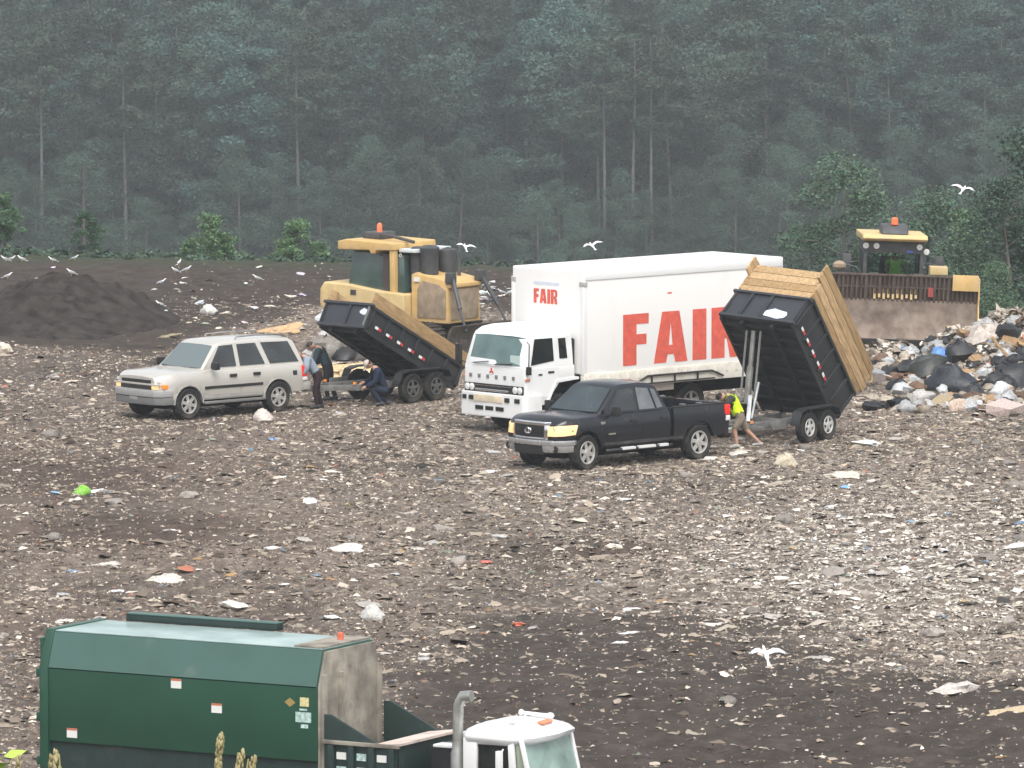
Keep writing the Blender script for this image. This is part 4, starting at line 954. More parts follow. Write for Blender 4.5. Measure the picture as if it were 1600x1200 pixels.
# ------------------------------------------------------------------ dozer with wide trash blade at right, facing the camera
def build_blade_dozer():
    rz = -math.pi / 2 + math.radians(3)
    t = empty('blade_dozer', at(1402, 541, rz, 2.2, 0), rz, 'dozer facing the camera with a wide dusty trash blade behind the rubbish heap', 'dozer', rx=math.radians(-2.2))
    for y in (-1.05, 1.05): track(t, y, -2.2, 1.1, .5, .6, trackM)
    # blade: curved lower mouldboard, upper trash rack of upright bars
    bm_ = M('blade_brown', (.20, .155, .125), .8, spec=.2, var=.35, scale=2.5, dirt=(.36, .30, .25), damt=.55, dscale=1.6)
    barM = M('rack_brown', (.105, .078, .064), .8, spec=.2, var=.35, scale=6, stretch=(1, 1, .3))
    HWB = 2.18
    sec = [(2.52, .12), (2.34, .35), (2.24, .65), (2.22, .98), (2.27, 1.30), (2.19, 1.30), (2.14, .98), (2.16, .65), (2.26, .35), (2.44, .12)]
    bl = MB().prism(sec, -HWB, HWB).build('blade', bm_, t, smooth=50)
    box_part('cutting_edge', M('edge_black', (.012, .012, .012), .5, .3), bl, 2.46, 2.62, -HWB, HWB, .0, .22, bevel=.008)
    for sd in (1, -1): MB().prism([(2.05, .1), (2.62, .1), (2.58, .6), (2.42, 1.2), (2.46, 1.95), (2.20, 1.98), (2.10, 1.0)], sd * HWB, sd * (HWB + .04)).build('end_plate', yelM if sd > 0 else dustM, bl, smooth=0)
    nb = 34
    for k in range(nb):
        y = -HWB + .06 + (2 * HWB - .12) * k / (nb - 1)
        tan = -.62 < y < .70 and 12 <= k <= 21
        MB().beam((2.24, y, 1.26), (2.40, y, 2.0 + .03 * math.sin(k * 2.1)), .05 if k % 3 else .08, .05).build('rack_bar', barM, bl, smooth=0)
        if -.75 < y < .55: MB().box(2.245, 2.31, y - .035, y + .028, 1.36 - .04 * (k % 2), 1.60).build('worn_bar_face', paleYM, bl, smooth=0)
    box_part('rack_rail', barM, bl, 2.36, 2.44, -HWB, HWB, 1.97, 2.03); box_part('rack_rail', barM, bl, 2.24, 2.32, -HWB, HWB, 1.62, 1.68)
    MB().loft([[(2.20, -HWB, 1.3), (2.20, HWB, 1.3), (2.34, HWB, 1.96), (2.34, -HWB, 1.96)], [(2.17, -HWB, 1.3), (2.17, HWB, 1.3), (2.31, HWB, 1.96), (2.31, -HWB, 1.96)]]).build('rack_plate', barM, bl, smooth=0)
    box_part('corner_plate', yelM, bl, 2.36, 2.45, 1.45, HWB, 1.62, 2.06, bevel=.01)
    box_part('red_mark', M('dull_red', (.30, .05, .04), .6), bl, 2.325, 2.36, .78, .92, 1.42, 1.68, bevel=0)
    # machine behind
    MB().box(-1.9, 1.2, -.75, .75, .6, 1.5).build('hood', yelM, t, bevel=.06)
    MB().loft([[(-1.2, -.84, 1.45), (.25, -.84, 1.45), (.25, .84, 1.45), (-1.2, .84, 1.45)], [(-1.1, -.80, 2.72), (.10, -.80, 2.72), (.10, .80, 2.72), (-1.1, .80, 2.72)]]).build('cab_rear_wall', mgreyM, t) if False else None
    cabm = MB()
    for y in (-.80, .80):
        for x in (-1.1, .16): cabm.beam((x, y, 1.4), (x - .05, y, 2.8), .10, .10)
    cabm.box(-1.15, -1.05, -.8, .8, 1.4, 1.62).box(-1.15, .2, -.84, .84, 2.46, 2.82)
    cabm.box(-1.1, .2, -.8, .8, 1.35, 1.45); cabm.build('cab', mgreyM, t, bevel=.02)
    gl = bpy.data.materials.new('clear_glass'); gl.use_nodes = True; n, l = gl.node_tree.nodes, gl.node_tree.links
    n.remove(n['Principled BSDF']); tr = n.new('ShaderNodeBsdfTransparent'); tr.inputs[0].default_value = (.62, .72, .70, 1); gs = n.new('ShaderNodeBsdfGlossy'); gs.inputs['Roughness'].default_value = .04
    fr = n.new('ShaderNodeFresnel'); mxx = n.new('ShaderNodeMixShader'); l.new(fr.outputs[0], mxx.inputs[0]); l.new(tr.outputs[0], mxx.inputs[1]); l.new(gs.outputs[0], mxx.inputs[2]); l.new(mxx.outputs[0], n['Material Output'].inputs[0])
    MB().box(.17, .185, -.74, .74, 1.45, 2.44).build('windscreen', gl, t, smooth=0)
    for sd in (1, -1): MB().box(-1.0, .1, sd * .815, sd * .825, 1.45, 2.44).build('window', gl, t, smooth=0)
    MB().prism([(-1.5, 2.80), (.42, 2.80), (.55, 2.88), (.42, 2.99), (-1.5, 2.99)], -.92, .92).build('cab_roof', paleYM, t, bevel=.04, seg=3)
    MB().prism([(-.45, 3.0), (.42, 3.0), (.28, 3.16), (.10, 3.26), (-.35, 3.26)], -.38, .38).build('roof_unit', mgreyM, t, bevel=.05, seg=3)
    MB().lathe([(.10, 0), (.10, .05), (.09, .16), (.05, .2), (.01, .21)], (.1, 0, 3.26), 'z', 14).build('beacon', M('orange_beacon_2', (.62, .12, .05), .3, emit=(1, .2, .08), estr=.3), t)
    for y in (-.80, -.50, .72, .93): MB().lathe([(.075, -.05), (.085, .04), (.01, .05)], (.22 if abs(y) < .9 else .12, y, 2.65 if abs(y) < .9 else 2.52), 'x', 12).build('work_light', whiteLensM, t)
    box_part('blue_sticker', M('blue_sticker', (.06, .13, .42), .4), t, .205, .212, .36, .54, 2.48, 2.54, bevel=0)
    for sd in (1, -1):
        MB().beam((.4, sd * 1.38, .6), (2.25, sd * 1.38, .5), .18, .26).build('push_arm', yelM, t, bevel=.02)
        MB().tube([(1.0, sd * .62, 1.75), (2.2, sd * .85, 1.2)], .07, 8).box(.85, 1.25, sd * .5, sd * .75, 1.35, 1.95).build('lift_cylinder', mgreyM, t)
        MB().tube([(.1, sd * .95, 2.2), (.15, sd * 1.25, 2.15)], .02, 6).box(.05, .14, sd * 1.18, sd * 1.42, 1.85, 2.4).build('mirror', mgreyM, t, bevel=.02)
    MB().box(.7, 1.1, .95, 1.45, 1.95, 2.18).build('tool_tray', paleYM, t, bevel=.02)
    MB().ball((1.0, -1.6, 2.12), (.16, .2, .14), 10).build('cylinder_cap', dustM, t)
    MB().tube([(1.0, -1.5, 2.16), (1.0, -1.15, 2.10), (1.0, -1.0, 1.95)], .025, 6).build('hose', mgreyM, t)
    MB().box(-.75, -.3, -.3, .3, 1.45, 1.75).box(-.8, -.65, -.3, .3, 1.6, 2.3).build('seat', darkM, t, bevel=.04)
    return t
blade_dozer = build_blade_dozer()

# ------------------------------------------------------------------ green compactor container on a roll-off truck, foreground
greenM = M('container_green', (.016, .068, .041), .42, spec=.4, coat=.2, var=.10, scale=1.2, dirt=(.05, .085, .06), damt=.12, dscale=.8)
greenTopM = M('container_green_pale', (.050, .112, .092), .42, spec=.5, var=.08, scale=2, dirt=(.24, .25, .23), damt=.1, dscale=1.2)  # paler green for the upper bevel and ledge cap
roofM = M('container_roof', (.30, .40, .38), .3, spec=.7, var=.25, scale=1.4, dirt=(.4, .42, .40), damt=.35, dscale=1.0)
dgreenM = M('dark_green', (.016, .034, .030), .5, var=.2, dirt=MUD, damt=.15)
rustM = M('stained_steel', (.30, .27, .22), .75, .1, var=.4, scale=2.2, dirt=(.10, .085, .07), damt=.55, dscale=2.4)
def build_rolloff():
    rz = -math.radians(29)
    # container, local x forward (right in the photo), visible side is -y
    c = empty('compactor_container', at(66, 1342, rz, 0, -.95), rz, 'green compactor container with pale roof and small white stickers in the foreground', 'container')
    W = .95; L = 5.06; Zb, Z1, Z2, Z3 = 1.25, 1.90, 3.05, 3.62
    body = MB().loft([[(x, -W, Z1), (x, -W, Z2), (x, -W + .02, Z2 + .01), (x, -W + .20, Z3), (x, W - .20, Z3), (x, W - .02, Z2 + .01), (x, W, Z2), (x, W, Z1)] for x in (.12, L)])
    b = body.build('side_panel', greenM, c, bevel=.012)
    for sd in (1, -1):
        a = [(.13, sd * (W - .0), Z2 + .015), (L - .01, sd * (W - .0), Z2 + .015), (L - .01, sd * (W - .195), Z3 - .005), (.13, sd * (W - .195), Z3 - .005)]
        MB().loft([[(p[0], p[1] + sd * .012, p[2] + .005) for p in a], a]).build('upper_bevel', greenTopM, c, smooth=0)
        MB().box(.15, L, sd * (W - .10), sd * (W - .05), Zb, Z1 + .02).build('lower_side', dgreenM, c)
        MB().box(.10, L + .02, sd * (W - .2), sd * (W - .02), Zb - .12, Zb + .04).build('bottom_rail', dgreenM, c, bevel=.01)
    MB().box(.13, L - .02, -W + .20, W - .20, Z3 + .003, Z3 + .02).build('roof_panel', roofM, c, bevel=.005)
    MB().box(L - .55, L - .02, -W + .22, W - .22, Z3 + .021, Z3 + .05).build('rusty_roof_plate', rustM, c, bevel=.01)
    MB().lathe([(.05, 0), (.05, .10), (.01, .12)], (L - .25, .2, Z3 + .05), 'z', 10).build('orange_cap', M('orange_cap', (.65, .15, .08), .4), c)
    # rear gate frame
    g = MB(); g.loft([[(x, -W - .03, Zb), (x, -W - .03, Z2 + .02), (x, -W + .18, Z3 + .04), (x, W - .18, Z3 + .04), (x, W + .03, Z2 + .02), (x, W + .03, Zb)] for x in (-.02, .14)])
    for z in (1.5, 2.2, 2.9): g.box(-.10, -.02, -W, W, z, z + .14)
    for y in (-.8, 0, .8): g.box(-.08, -.02, y - .06, y + .06, Zb, Z3 - .1)
    g.build('rear_gate', greenM, c, bevel=.015)
    # raised ledge along the far roof edge
    MB().box(.5, 3.3, W - .16, W + .05, Z3 + .02, Z3 + .13).build('roof_ledge', dgreenM, c, bevel=.01)
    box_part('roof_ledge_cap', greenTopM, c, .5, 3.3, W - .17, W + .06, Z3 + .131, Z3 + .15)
    # front end wall, stained
    MB().loft([[(x, -W + .01, Zb + .2), (x, -W + .01, Z2), (x, -W + .2, Z3 - .02), (x, W - .2, Z3 - .02), (x, W - .01, Z2), (x, W - .01, Zb + .2)] for x in (L + .002, L + .05)]).build('end_wall', rustM, c, bevel=.01)
    for y in (-W + .08, -W + .62, W - .12): MB().box(L + .05, L + .11, y - .05, y + .05, Zb + .2, Z2 + .2).build('end_post', rustM, c, bevel=.01)
    wst = M('white_sticker', (.78, .78, .74), .4); yst = M('yellow_sticker', (.66, .60, .30), .4, var=.2, scale=30); bst = M('pale_green_sticker', (.45, .60, .55), .4, var=.4, scale=18); tan_ = M('tan_diamond', (.35, .25, .08), .5)
    def side(name, mat, u, z, w, h, pts=None):
        y0 = -W - .004
        if pts: return MB().prism([(u + p[0] * w, z + p[1] * h) for p in pts], y0, y0 + .006).build(name, mat, c, smooth=0)
        MB().box(u - w / 2, u + w / 2, y0, y0 + .006, z - h / 2, z + h / 2).build(name, mat, c, smooth=0)
        if mat is wst:
            box_part('sticker_header', M('sticker_red', (.55, .16, .08), .5), c, u - w / 2, u + w / 2, y0 - .002, y0 + .001, z + h * .28, z + h / 2, bevel=0)
    side('sticker', wst, .57, 2.05, .19, .15); side('sticker', wst, 2.50, 3.0 - .04, .19, .15); side('sticker', wst, 3.24, 2.62, .19, .15)
    side('sticker', yst, 4.83, 2.82, .16, .14); side('sticker', bst, 4.81, 2.58, .28, .16); side('sticker', bst, 4.83, 2.44, .13, .06); side('sticker', bst, 4.81, 2.70, .14, .03)
    side('diamond_sign', tan_, 4.57, 2.80, .10, .09, [(-1, 0), (0, -.8), (1, 0), (0, .8)])
    # hopper in front of the container
    h = MB(); X = L + .12
    for sd in (-1, 1):
        h.prism([(X, Zb + .1), (X, Z2 - .40), (X + .12, Z2 - .40), (X + .95, Z2 - .80), (X + 1.35, Z2 - .80), (X + 1.35, Zb + .1)], sd * (W - .05), sd * W)
    h.box(X + 1.30, X + 1.36, -W, W, Zb + .1, Z2 - .80); h.box(X, X + 1.3, -W + .05, W - .05, Zb + .3, Zb + .36)
    hop = h.build('hopper', dgreenM, c, bevel=.01)
    MB().loft([[(X + .82, -W + .02, Z2 - .83), (X + 1.40, -W - .02, Z2 - .76), (X + 1.40, W - .02, Z2 - .76), (X + .82, W - .02, Z2 - .83)], [(X + .82, -W + .02, Z2 - .87), (X + 1.40, -W - .02, Z2 - .80), (X + 1.40, W - .02, Z2 - .80), (X + .82, W - .02, Z2 - .87)]]).build('hopper_chute', M('pale_chute', (.66, .55, .48), .5, var=.25, scale=3, dirt=(.5, .3, .18), damt=.3), hop)
    MB().box(X + .02, X + .8, -W + .06, W - .06, Z2 - 1.2, Z2 - 1.05).build('hopper_dirt', M('hopper_dirt', (.05, .033, .025), .95, var=.4), hop)
    MB().box(X - .02, X + 1.36, -W - .05, -W, Z2 - .85, Z2 - .79).build('hopper_rim', rustM, hop, bevel=.006)
    for k in range(4): MB().box(X + .10 + k * .36, X + .20 + k * .36, -W - .07, -W, Zb, Z2 - .86).build('hopper_rib', dgreenM, hop, bevel=.006)
    for i in range(3):
        for j in range(2): box_part('pale_label', bst if (i + j) % 2 else wst, hop, X + .23 + i * .36, X + .40 + i * .36, -W - .012, -W - .002, Z2 - 1.08 - j * .22, Z2 - .97 - j * .22, bevel=0)
    # ---------------- truck
    t = empty('roll_off_truck', c.location + Vector((0, 0, 0)), rz, 'white roll off truck cab with a tall exhaust stack in the bottom foreground', 'truck')
    WT = M('white_cab_paint', (.80, .80, .79), .35, coat=.4, dirt=(.62, .61, .58), damt=.1)
    X = 9.35; hw = 1.02; t.scale = (.81, .84, .885)
    MB().box(.2, X + 3.0, -.45, .45, .85, 1.15).box(6.9, X + .1, -1.0, 1.0, .95, 1.7).build('chassis', underM, t)
    for x in (1.2, 2.5, X + 1.9):
        for sd in (1, -1): wheel(t, x, sd * .95, .52, .52, .3, sd, .55, 6)
    # cab lower
    MB().box(X, X + 1.5, -hw, hw, 1.0, 2.02).build('cab', WT, t, bevel=.05, seg=3)
    MB().box(X + 1.5, X + 2.9, -.8, .8, 1.0, 1.75).build('hood', WT, t, bevel=.12, seg=3)
    pil = MB()
    for sd in (1, -1):
        pil.prism([(X + .02, 2.0), (X + .02, 2.75), (X + .32, 2.75), (X + .30, 2.0)], sd * (hw - .10), sd * (hw - .02)); pil.prism([(X + 1.02, 2.0), (X + .98, 2.75), (X + 1.10, 2.75), (X + 1.16, 2.0)], sd * (hw - .10), sd * (hw - .02))
        pil.prism([(X + 1.40, 2.0), (X + 1.20, 2.75), (X + 1.28, 2.75), (X + 1.48, 2.0)], sd * (hw - .14), sd * (hw - .06))
    pil.box(X, X + .06, -hw + .05, hw - .05, 2.0, 2.75); pil.build('cab_pillars', WT, t, bevel=.015)
    sec = []
    for z, x0, x1, w in ((2.66, .0, 1.36, hw - .03), (2.74, -.06, 1.50, hw + .0), (2.80, -.06, 1.52, hw), (2.89, .0, 1.42, hw - .08), (2.96, .12, 1.20, hw - .26), (2.99, .3, 1.0, hw - .5)):
        sec.append([(X + x0 + .15, -w, z), (X + x0, -w + .15, z), (X + x0, w - .15, z), (X + x0 + .15, w, z), (X + x1 - .4, w, z), (X + x1 - .1, w - .22, z), (X + x1, 0, z), (X + x1 - .1, -w + .22, z), (X + x1 - .4, -w, z)])
    MB().loft(sec).build('cab_roof', WT, t, smooth=50)
    for sd in (1, -1): MB().prism([(X + .34, 2.03), (X + .34, 2.68), (X + .97, 2.68), (X + 1.00, 2.03)], sd * (hw - .09), sd * (hw - .075)).build('window', glassM, t, smooth=0); MB().prism([(X + 1.17, 2.03), (X + 1.11, 2.68), (X + 1.19, 2.68), (X + 1.38, 2.03)], sd * (hw - .12), sd * (hw - .105)).build('quarter_window', M('pale_quarter_glass', (.28, .33, .24), .08, spec=.9), t, smooth=0)
    MB().loft([[(X + 1.46, -hw + .15, 2.02), (X + 1.52, 0, 2.02), (X + 1.46, hw - .15, 2.02), (X + 1.26, hw - .18, 2.70), (X + 1.32, 0, 2.70), (X + 1.26, -hw + .18, 2.70)], [(X + 1.43, -hw + .15, 2.02), (X + 1.49, 0, 2.02), (X + 1.43, hw - .15, 2.02), (X + 1.23, hw - .18, 2.70), (X + 1.29, 0, 2.70), (X + 1.23, -hw + .18, 2.70)]]).build('windscreen', M('green_windscreen', (.22, .32, .28), .05, spec=1, var=.4, scale=1.5), t, smooth=0)
    MB().tube([(X + .45, .5, 3.05), (X + 1.05, .42, 3.03)], [.03, .045], 8).ball((X + .42, .5, 3.05), .06, 8).ball((X + 1.1, .42, 3.04), (.09, .07, .06), 8).box(X + .5, X + .54, .46, .52, 2.93, 3.04).build('air_horn', WT, t, smooth=50)
    for y in (-.02, .12, .26): MB().ball((X + 1.22 - .05 * abs(y), y - .1, 2.985), (.10, .06, .04), 8).build('roof_marker', M('roof_marker_orange', (.62, .22, .10), .4), t)
    MB().box(X + .7, X + .85, -.55, -.38, 2.955, 2.985).build('roof_vent', steelM, t, bevel=.01)
    # exhaust stack and air cleaner, bracket, far mirror arms
    st = MB(); st.tube([(X - .22, -.78, 1.5), (X - .22, -.78, 2.95), (X - .2, -.78, 3.30), (X - .12, -.78, 3.44), (X + .08, -.78, 3.46)], .10, 12)
    st.build('exhaust_stack', M('worn_stack', (.42, .42, .39), .4, .6, var=.25), t, smooth=60)
    MB().lathe([(.01, 0), (.14, 0), (.14, 1.0), (.11, 1.06), (.11, 1.18), (.01, 1.2)], (X - .22, -.78, 1.45), 'z', 16).build('muffler', M('muffler_grey', (.38, .38, .36), .4, .5, var=.2), t, smooth=50)
    MB().box(X - .95, X - .15, .55, .95, 2.55, 2.62).box(X - .55, X + .35, .75, 1.15, 2.72, 2.80).build('far_fender', WT, t, bevel=.02)
    MB().box(X - 1.0, X - .1, -.5, .95, 1.7, 2.5).build('equipment_box', darkM, t, bevel=.05)
    MB().box(X - .9, X - .35, -.55, -.2, 2.48, 2.53).build('white_lid', WT, t, bevel=.01)
    MB().tube([(X + .9, -hw - .0, 2.60), (X + .95, -hw - .18, 2.55)], .02, 6).box(X + .88, X + .98, -hw - .26, -hw - .14, 2.15, 2.60).build('mirror', WT, t, bevel=.02)
    return t
build_rolloff()
# ------------------------------------------------------------------ rubbish heap at right
from mathutils.bvhtree import BVHTree
heapM = M('heap_core', (.10, .085, .07), .95, spec=.1, var=.5, scale=5, dirt=(.30, .26, .21), damt=.4, dscale=6)
h1 = gp(1600, 588); h2 = gp(1405, 578); h3 = gp(545, 552)
heap = mound('rubbish_heap', h1.x + .3, h1.y + 1.5, 4.2, 5.5, 2.05, 8, heapM, 'x'); heap_b = mound('rubbish_mound', h2.x, h2.y, 1.9, 3.6, .85, 13, heapM, 'y')
heap_c = mound('debris_mound', h3.x, h3.y + .8, 1.6, 2.0, .55, 19, heapM, 'z')
for o in (heap, heap_b, heap_c): 
    for k in ('label', 'category'):
        if k in o: del o[k]
    o['kind'] = 'stuff'
bpy.context.view_layer.update()
BV = []
for o in (ground, heap, heap_b, heap_c, bpy.data.objects['soil_mound']):
    me = o.data; BV.append(BVHTree.FromPolygons([v.co.copy() for v in me.vertices], [tuple(p.vertices) for p in me.polygons]) if o is not ground else None)
def top_z(x, y):
    z = hz(x, y); nrm = Vector((0, 0, 1))
    for b in BV:
        if b is None: continue
        r = b.ray_cast(Vector((x, y, 20)), Vector((0, 0, -1)))
        if r[0] is not None and r[0].z > z: z = r[0].z; nrm = r[1]
    return z, nrm

def on_view(px, py):
    """point of the heaps or the ground seen at a pixel of the photograph"""
    o = Vector((0, 0, CAM_H)); g = gp(px, py); d = (g - o).normalized(); best = g; bd = (g - o).length
    for b in BV:
        if b is None: continue
        r = b.ray_cast(o, d)
        if r[0] is not None and r[3] < bd: best, bd = r[0], r[3]
    return best
# litter pieces, one mesh per shape, colour per object
litM = M('litter', (.5, .5, .5), .65, spec=.3, var=.35, scale=9, objcol=True, dirt=(.13, .11, .09), damt=.28, dscale=5)
bagM = M('bag_film', (.5, .5, .5), .42, spec=.5, var=.3, scale=6, objcol=True, bump=.6, bscale=14)
def lump(seed, flat, jag):
    """crumpled lump or sheet, unit radius"""
    rg = np.random.default_rng(seed); n, k = 14, 7; rings = []; of = rg.uniform(0, 50, 3)
    for i in range(k + 1):
        a = math.pi * i / k; ring = []
        for j in range(n):
            t = 2 * math.pi * j / n; d = np.array([math.sin(a) * math.cos(t), math.sin(a) * math.sin(t), -math.cos(a)])
            r = 1 + jag * (2 * fbm(np.array([d[0] * 1.6 + of[0]]), np.array([d[1] * 1.6 + d[2] * 2.3 + of[1]]), seed, 3)[0] - 1) + .10 * rg.normal()
            ring.append(tuple(np.array([d[0], d[1], d[2] * flat]) * max(r, .3) + np.array([0, 0, flat * .55])))
        rings.append(ring)
    mb = MB(); mb.loft(rings); o = mb.build('lump', [litM], smooth=50); me = o.data; bpy.data.objects.remove(o); return me
def carton(seed):
    rd = random.Random(seed); mb = MB(); a, b, c = 1, rd.uniform(.6, .9), rd.uniform(.3, .6)
    vs = [(x * a + rd.uniform(-.15, .15), y * b + rd.uniform(-.15, .15), max(0, z) * c * 1.2 + rd.uniform(-.05, .2)) for x in (-1, 1) for y in (-1, 1) for z in (0, 1)]
    mb.add(vs, [(0, 1, 3, 2), (4, 6, 7, 5), (0, 4, 5, 1), (2, 3, 7, 6), (0, 2, 6, 4), (1, 5, 7, 3)])
    mb.loft([[(-1.5, -b, c), (-1, -b, c * 1.2), (-1, b, c * 1.2), (-1.4, b, c * .8)], [(-1.5, -b, c - .04), (-1, -b, c * 1.15), (-1, b, c * 1.15), (-1.4, b, c * .76)]])
    o = mb.build('carton', [litM], smooth=0); me = o.data; bpy.data.objects.remove(o); return me
def sheet(seed):
    """bent sheet with torn edges"""
    rg = np.random.default_rng(seed); n, m = 9, 6; of = rg.uniform(0, 50, 2); tops = []
    for i in range(n):
        for j in range(m):
            x, y = -1 + 2 * i / (n - 1), -.7 + 1.4 * j / (m - 1)
            if i in (0, n - 1) or j in (0, m - 1): x += rg.uniform(-.14, .14); y += rg.uniform(-.12, .12)
            z = .42 * (fbm(np.array([x * 1.3 + of[0]]), np.array([y * 1.3 + of[1]]), seed, 3)[0] - .25); tops.append((x, y, z))
    q = n * m; v = tops + [(x, y, z - .03) for x, y, z in tops]; f = []
    for i in range(n - 1):
        for j in range(m - 1):
            a = i * m + j; f += [(a, a + m, a + m + 1, a + 1), (q + a, q + a + 1, q + a + m + 1, q + a + m)]
    per = [i * m for i in range(n)] + [(n - 1) * m + j for j in range(1, m)] + [i * m + m - 1 for i in range(n - 2, -1, -1)] + [j for j in range(m - 2, 0, -1)]
    for a, b in zip(per, per[1:] + per[:1]): f.append((a, q + a, q + b, b))
    o = MB().add(v, f).build('sheet', [litM], smooth=40); me = o.data; bpy.data.objects.remove(o); return me
SH = {'lump': [lump(s, .62, .45) for s in range(1, 6)], 'bag': [lump(s, .8, .5) for s in range(11, 15)], 'flat': [lump(s, .28, .6) for s in range(21, 25)], 'carton': [carton(s) for s in range(4)], 'sheet': [sheet(s) for s in range(5)]}
for me in SH['bag']: me.materials.clear(); me.materials.append(bagM)
rl = random.Random(4242)
def drop(shape, x, y, s, col, name, label, cat, group=None, tilt=.3, sink=.0, rz=None, sz=1.0):
    me = SH[shape][rl.randrange(len(SH[shape]))]; z, n = top_z(x, y)
    o = bpy.data.objects.new(name, me); COL.objects.link(o); o.color = (*col, 1)
    q = Vector((n.x * .7, n.y * .7, 1)).normalized().to_track_quat('Z', 'Y').to_euler()
    o.location = (x, y, z - sink * s + .01); o.rotation_euler = (q.x + rl.uniform(-tilt, tilt), q.y + rl.uniform(-tilt, tilt), rl.uniform(0, 6.28) if rz is None else rz)
    o.scale = (s * rl.uniform(.85, 1.2), s * rl.uniform(.8, 1.1), s * rl.uniform(.8, 1.1) * sz)
    return tag(o, label, cat, group)
def dropp(shape, px, py, s, col, name, label, cat, z=0.0, **k):
    p = gp(px, py, z); return drop(shape, p.x, p.y, s, col, name, label, cat, **k)
BLK, GRY, WHT, TAN, CRM, BRN, BLU, PNK, BEI = (.014, .015, .018), (.18, .18, .17), (.60, .61, .60), (.38, .25, .13), (.58, .48, .34), (.16, .095, .06), (.10, .22, .42), (.62, .36, .30), (.36, .31, .25)
# named pieces of the heap
HP = [('sheet', 1512, 583, .75, (.66, .55, .36), 'carton_sheet', 'large cream carton sheet with a pinkish corner on the rubbish heap', 'cardboard', .9),
      ('lump', 1478, 572, .28, (.62, .25, .17), 'foam_piece', 'salmon pink crumpled piece beside the large cream sheet', 'foam', .95),
      ('bag', 1466, 560, .34, (.12, .26, .55), 'rubbish_bag', 'bright blue bag on the crest of the rubbish heap', 'bag', .9),
      ('carton', 1588, 535, .42, TAN, 'cardboard_box', 'tall brown carton on the crest of the rubbish heap', 'box', 1.6),
      ('bag', 1545, 525, .55, (.46, .40, .35), 'rubbish_bag', 'long pale grey sack on the crest of the rubbish heap', 'sack', 1.5),
      ('bag', 1575, 518, .34, BLK, 'rubbish_bag', 'black bag between the pale sack and the brown carton', 'bag', 1.7),
      ('bag', 1500, 548, .42, BLK, 'rubbish_bag', 'shiny black bag in front of the pale sack', 'bag', 1.0),
      ('bag', 1420, 575, .40, BLK, 'rubbish_bag', 'black bag with a white round lid on top at the heap foot', 'bag', .6),
      ('lump', 1424, 570, .16, (.6, .62, .62), 'bucket_lid', 'white round lid lying on the black bag', 'lid', .9),
      ('bag', 1452, 585, .50, (.045, .05, .045), 'rubbish_bag', 'dark olive bag in the middle of the heap', 'bag', .7),
      ('bag', 1490, 605, .60, (.016, .02, .026), 'rubbish_bag', 'largest dark blue bag low on the rubbish heap', 'bag', .4),
      ('bag', 1580, 598, .62, BLK, 'rubbish_bag', 'big black bag low at the right edge', 'bag', .8),
      ('bag', 1558, 600, .45, BLK, 'rubbish_bag', 'black bag left of the big edge bag', 'bag', .7),
      ('bag', 1516, 592, .27, (.66, .68, .70), 'plastic_bag', 'bright white bag under the large cream sheet', 'bag', .6),
      ('flat', 1478, 612, .20, (.66, .70, .76), 'plastic_tub', 'small bluish white tub below the dark blue bag', 'tub', .4),
      ('carton', 1568, 637, .45, (.52, .42, .38), 'cardboard_box', 'pale pink flattened box at the heap foot', 'box', 0),
      ('carton', 1358, 592, .42, (.17, .145, .135), 'cardboard_box', 'dull grey box beside the tipped bed boards', 'box', .2),
      ('bag', 1378, 556, .22, BRN, 'rubbish_bag', 'rust brown bag behind the standing gull', 'bag', .4),
      ('lump', 1432, 606, .27, BRN, 'cloth_bundle', 'reddish brown bundle in the middle of the heap foot', 'bundle', .2),
      ('bag', 1408, 608, .25, (.5, .51, .52), 'plastic_bag', 'pale grey bag left of the reddish bundle', 'bag', .1),
      ('bag', 1440, 616, .30, (.42, .41, .38), 'plastic_bag', 'grey bag below the reddish bundle', 'bag', .1),
      ('lump', 1462, 590, .24, (.50, .38, .30), 'foam_piece', 'beige lump between the dark olive and dark blue bags', 'foam', .6),
      ('carton', 1470, 622, .30, (.34, .27, .17), 'cardboard_box', 'khaki flat box under the heap foot', 'box', 0),
      ('flat', 1400, 597, .18, (.50, .34, .15), 'cardboard_box', 'small yellow tan box left of the dark olive bag', 'box', .2),
      ('lump', 1498, 632, .34, (.55, .44, .36), 'foam_piece', 'peach crumpled lump in front of the heap', 'foam', 0)]
for sh, px, py, s, c, nm, lb, ct, z in HP:
    p = on_view(px, py + 10); drop(sh, p.x, p.y, s, c, nm, lb, ct, 'rubbish piled on the heap at right', sink=.12)
st = MB(); p = on_view(1562, 556); st.beam((p.x - .25, p.y - .6, p.z + .55), (p.x + .2, p.y - .5, p.z + .0), .10, .07)
tag(st.build('wood_stick', woodMs[0]), 'tan wood stick leaning on the rubbish heap', 'wood')
GRP = [('bag', BLK, 'rubbish_bag', 'black rubbish bag half buried among smaller rubbish on the heap', 'bag', 'black bags in the heap', .16, .30, 30),
       ('bag', (.45, .46, .46), 'plastic_bag', 'pale plastic bag crumpled among the rubbish on the heap', 'bag', 'pale bags in the heap', .12, .25, 60),
       ('lump', BEI, 'foam_piece', 'beige crumpled lump among the rubbish on the heap', 'rubbish', 'beige lumps in the heap', .12, .25, 75),
       ('carton', (.33, .21, .11), 'cardboard_box', 'crushed brown carton among the rubbish on the heap', 'box', 'brown cartons in the heap', .14, .30, 24),
       ('lump', BRN, 'cloth_bundle', 'dark brown rag bundle among the rubbish on the heap', 'rag', 'brown rags in the heap', .14, .26, 24),
       ('sheet', (.55, .50, .42), 'carton_sheet', 'pale torn sheet among the rubbish on the heap', 'sheet', 'pale sheets in the heap', .18, .34, 18),
       ('flat', (.42, .16, .10), 'plastic_scrap', 'reddish flat scrap among the rubbish on the heap', 'scrap', 'reddish scraps in the heap', .10, .2, 7)]
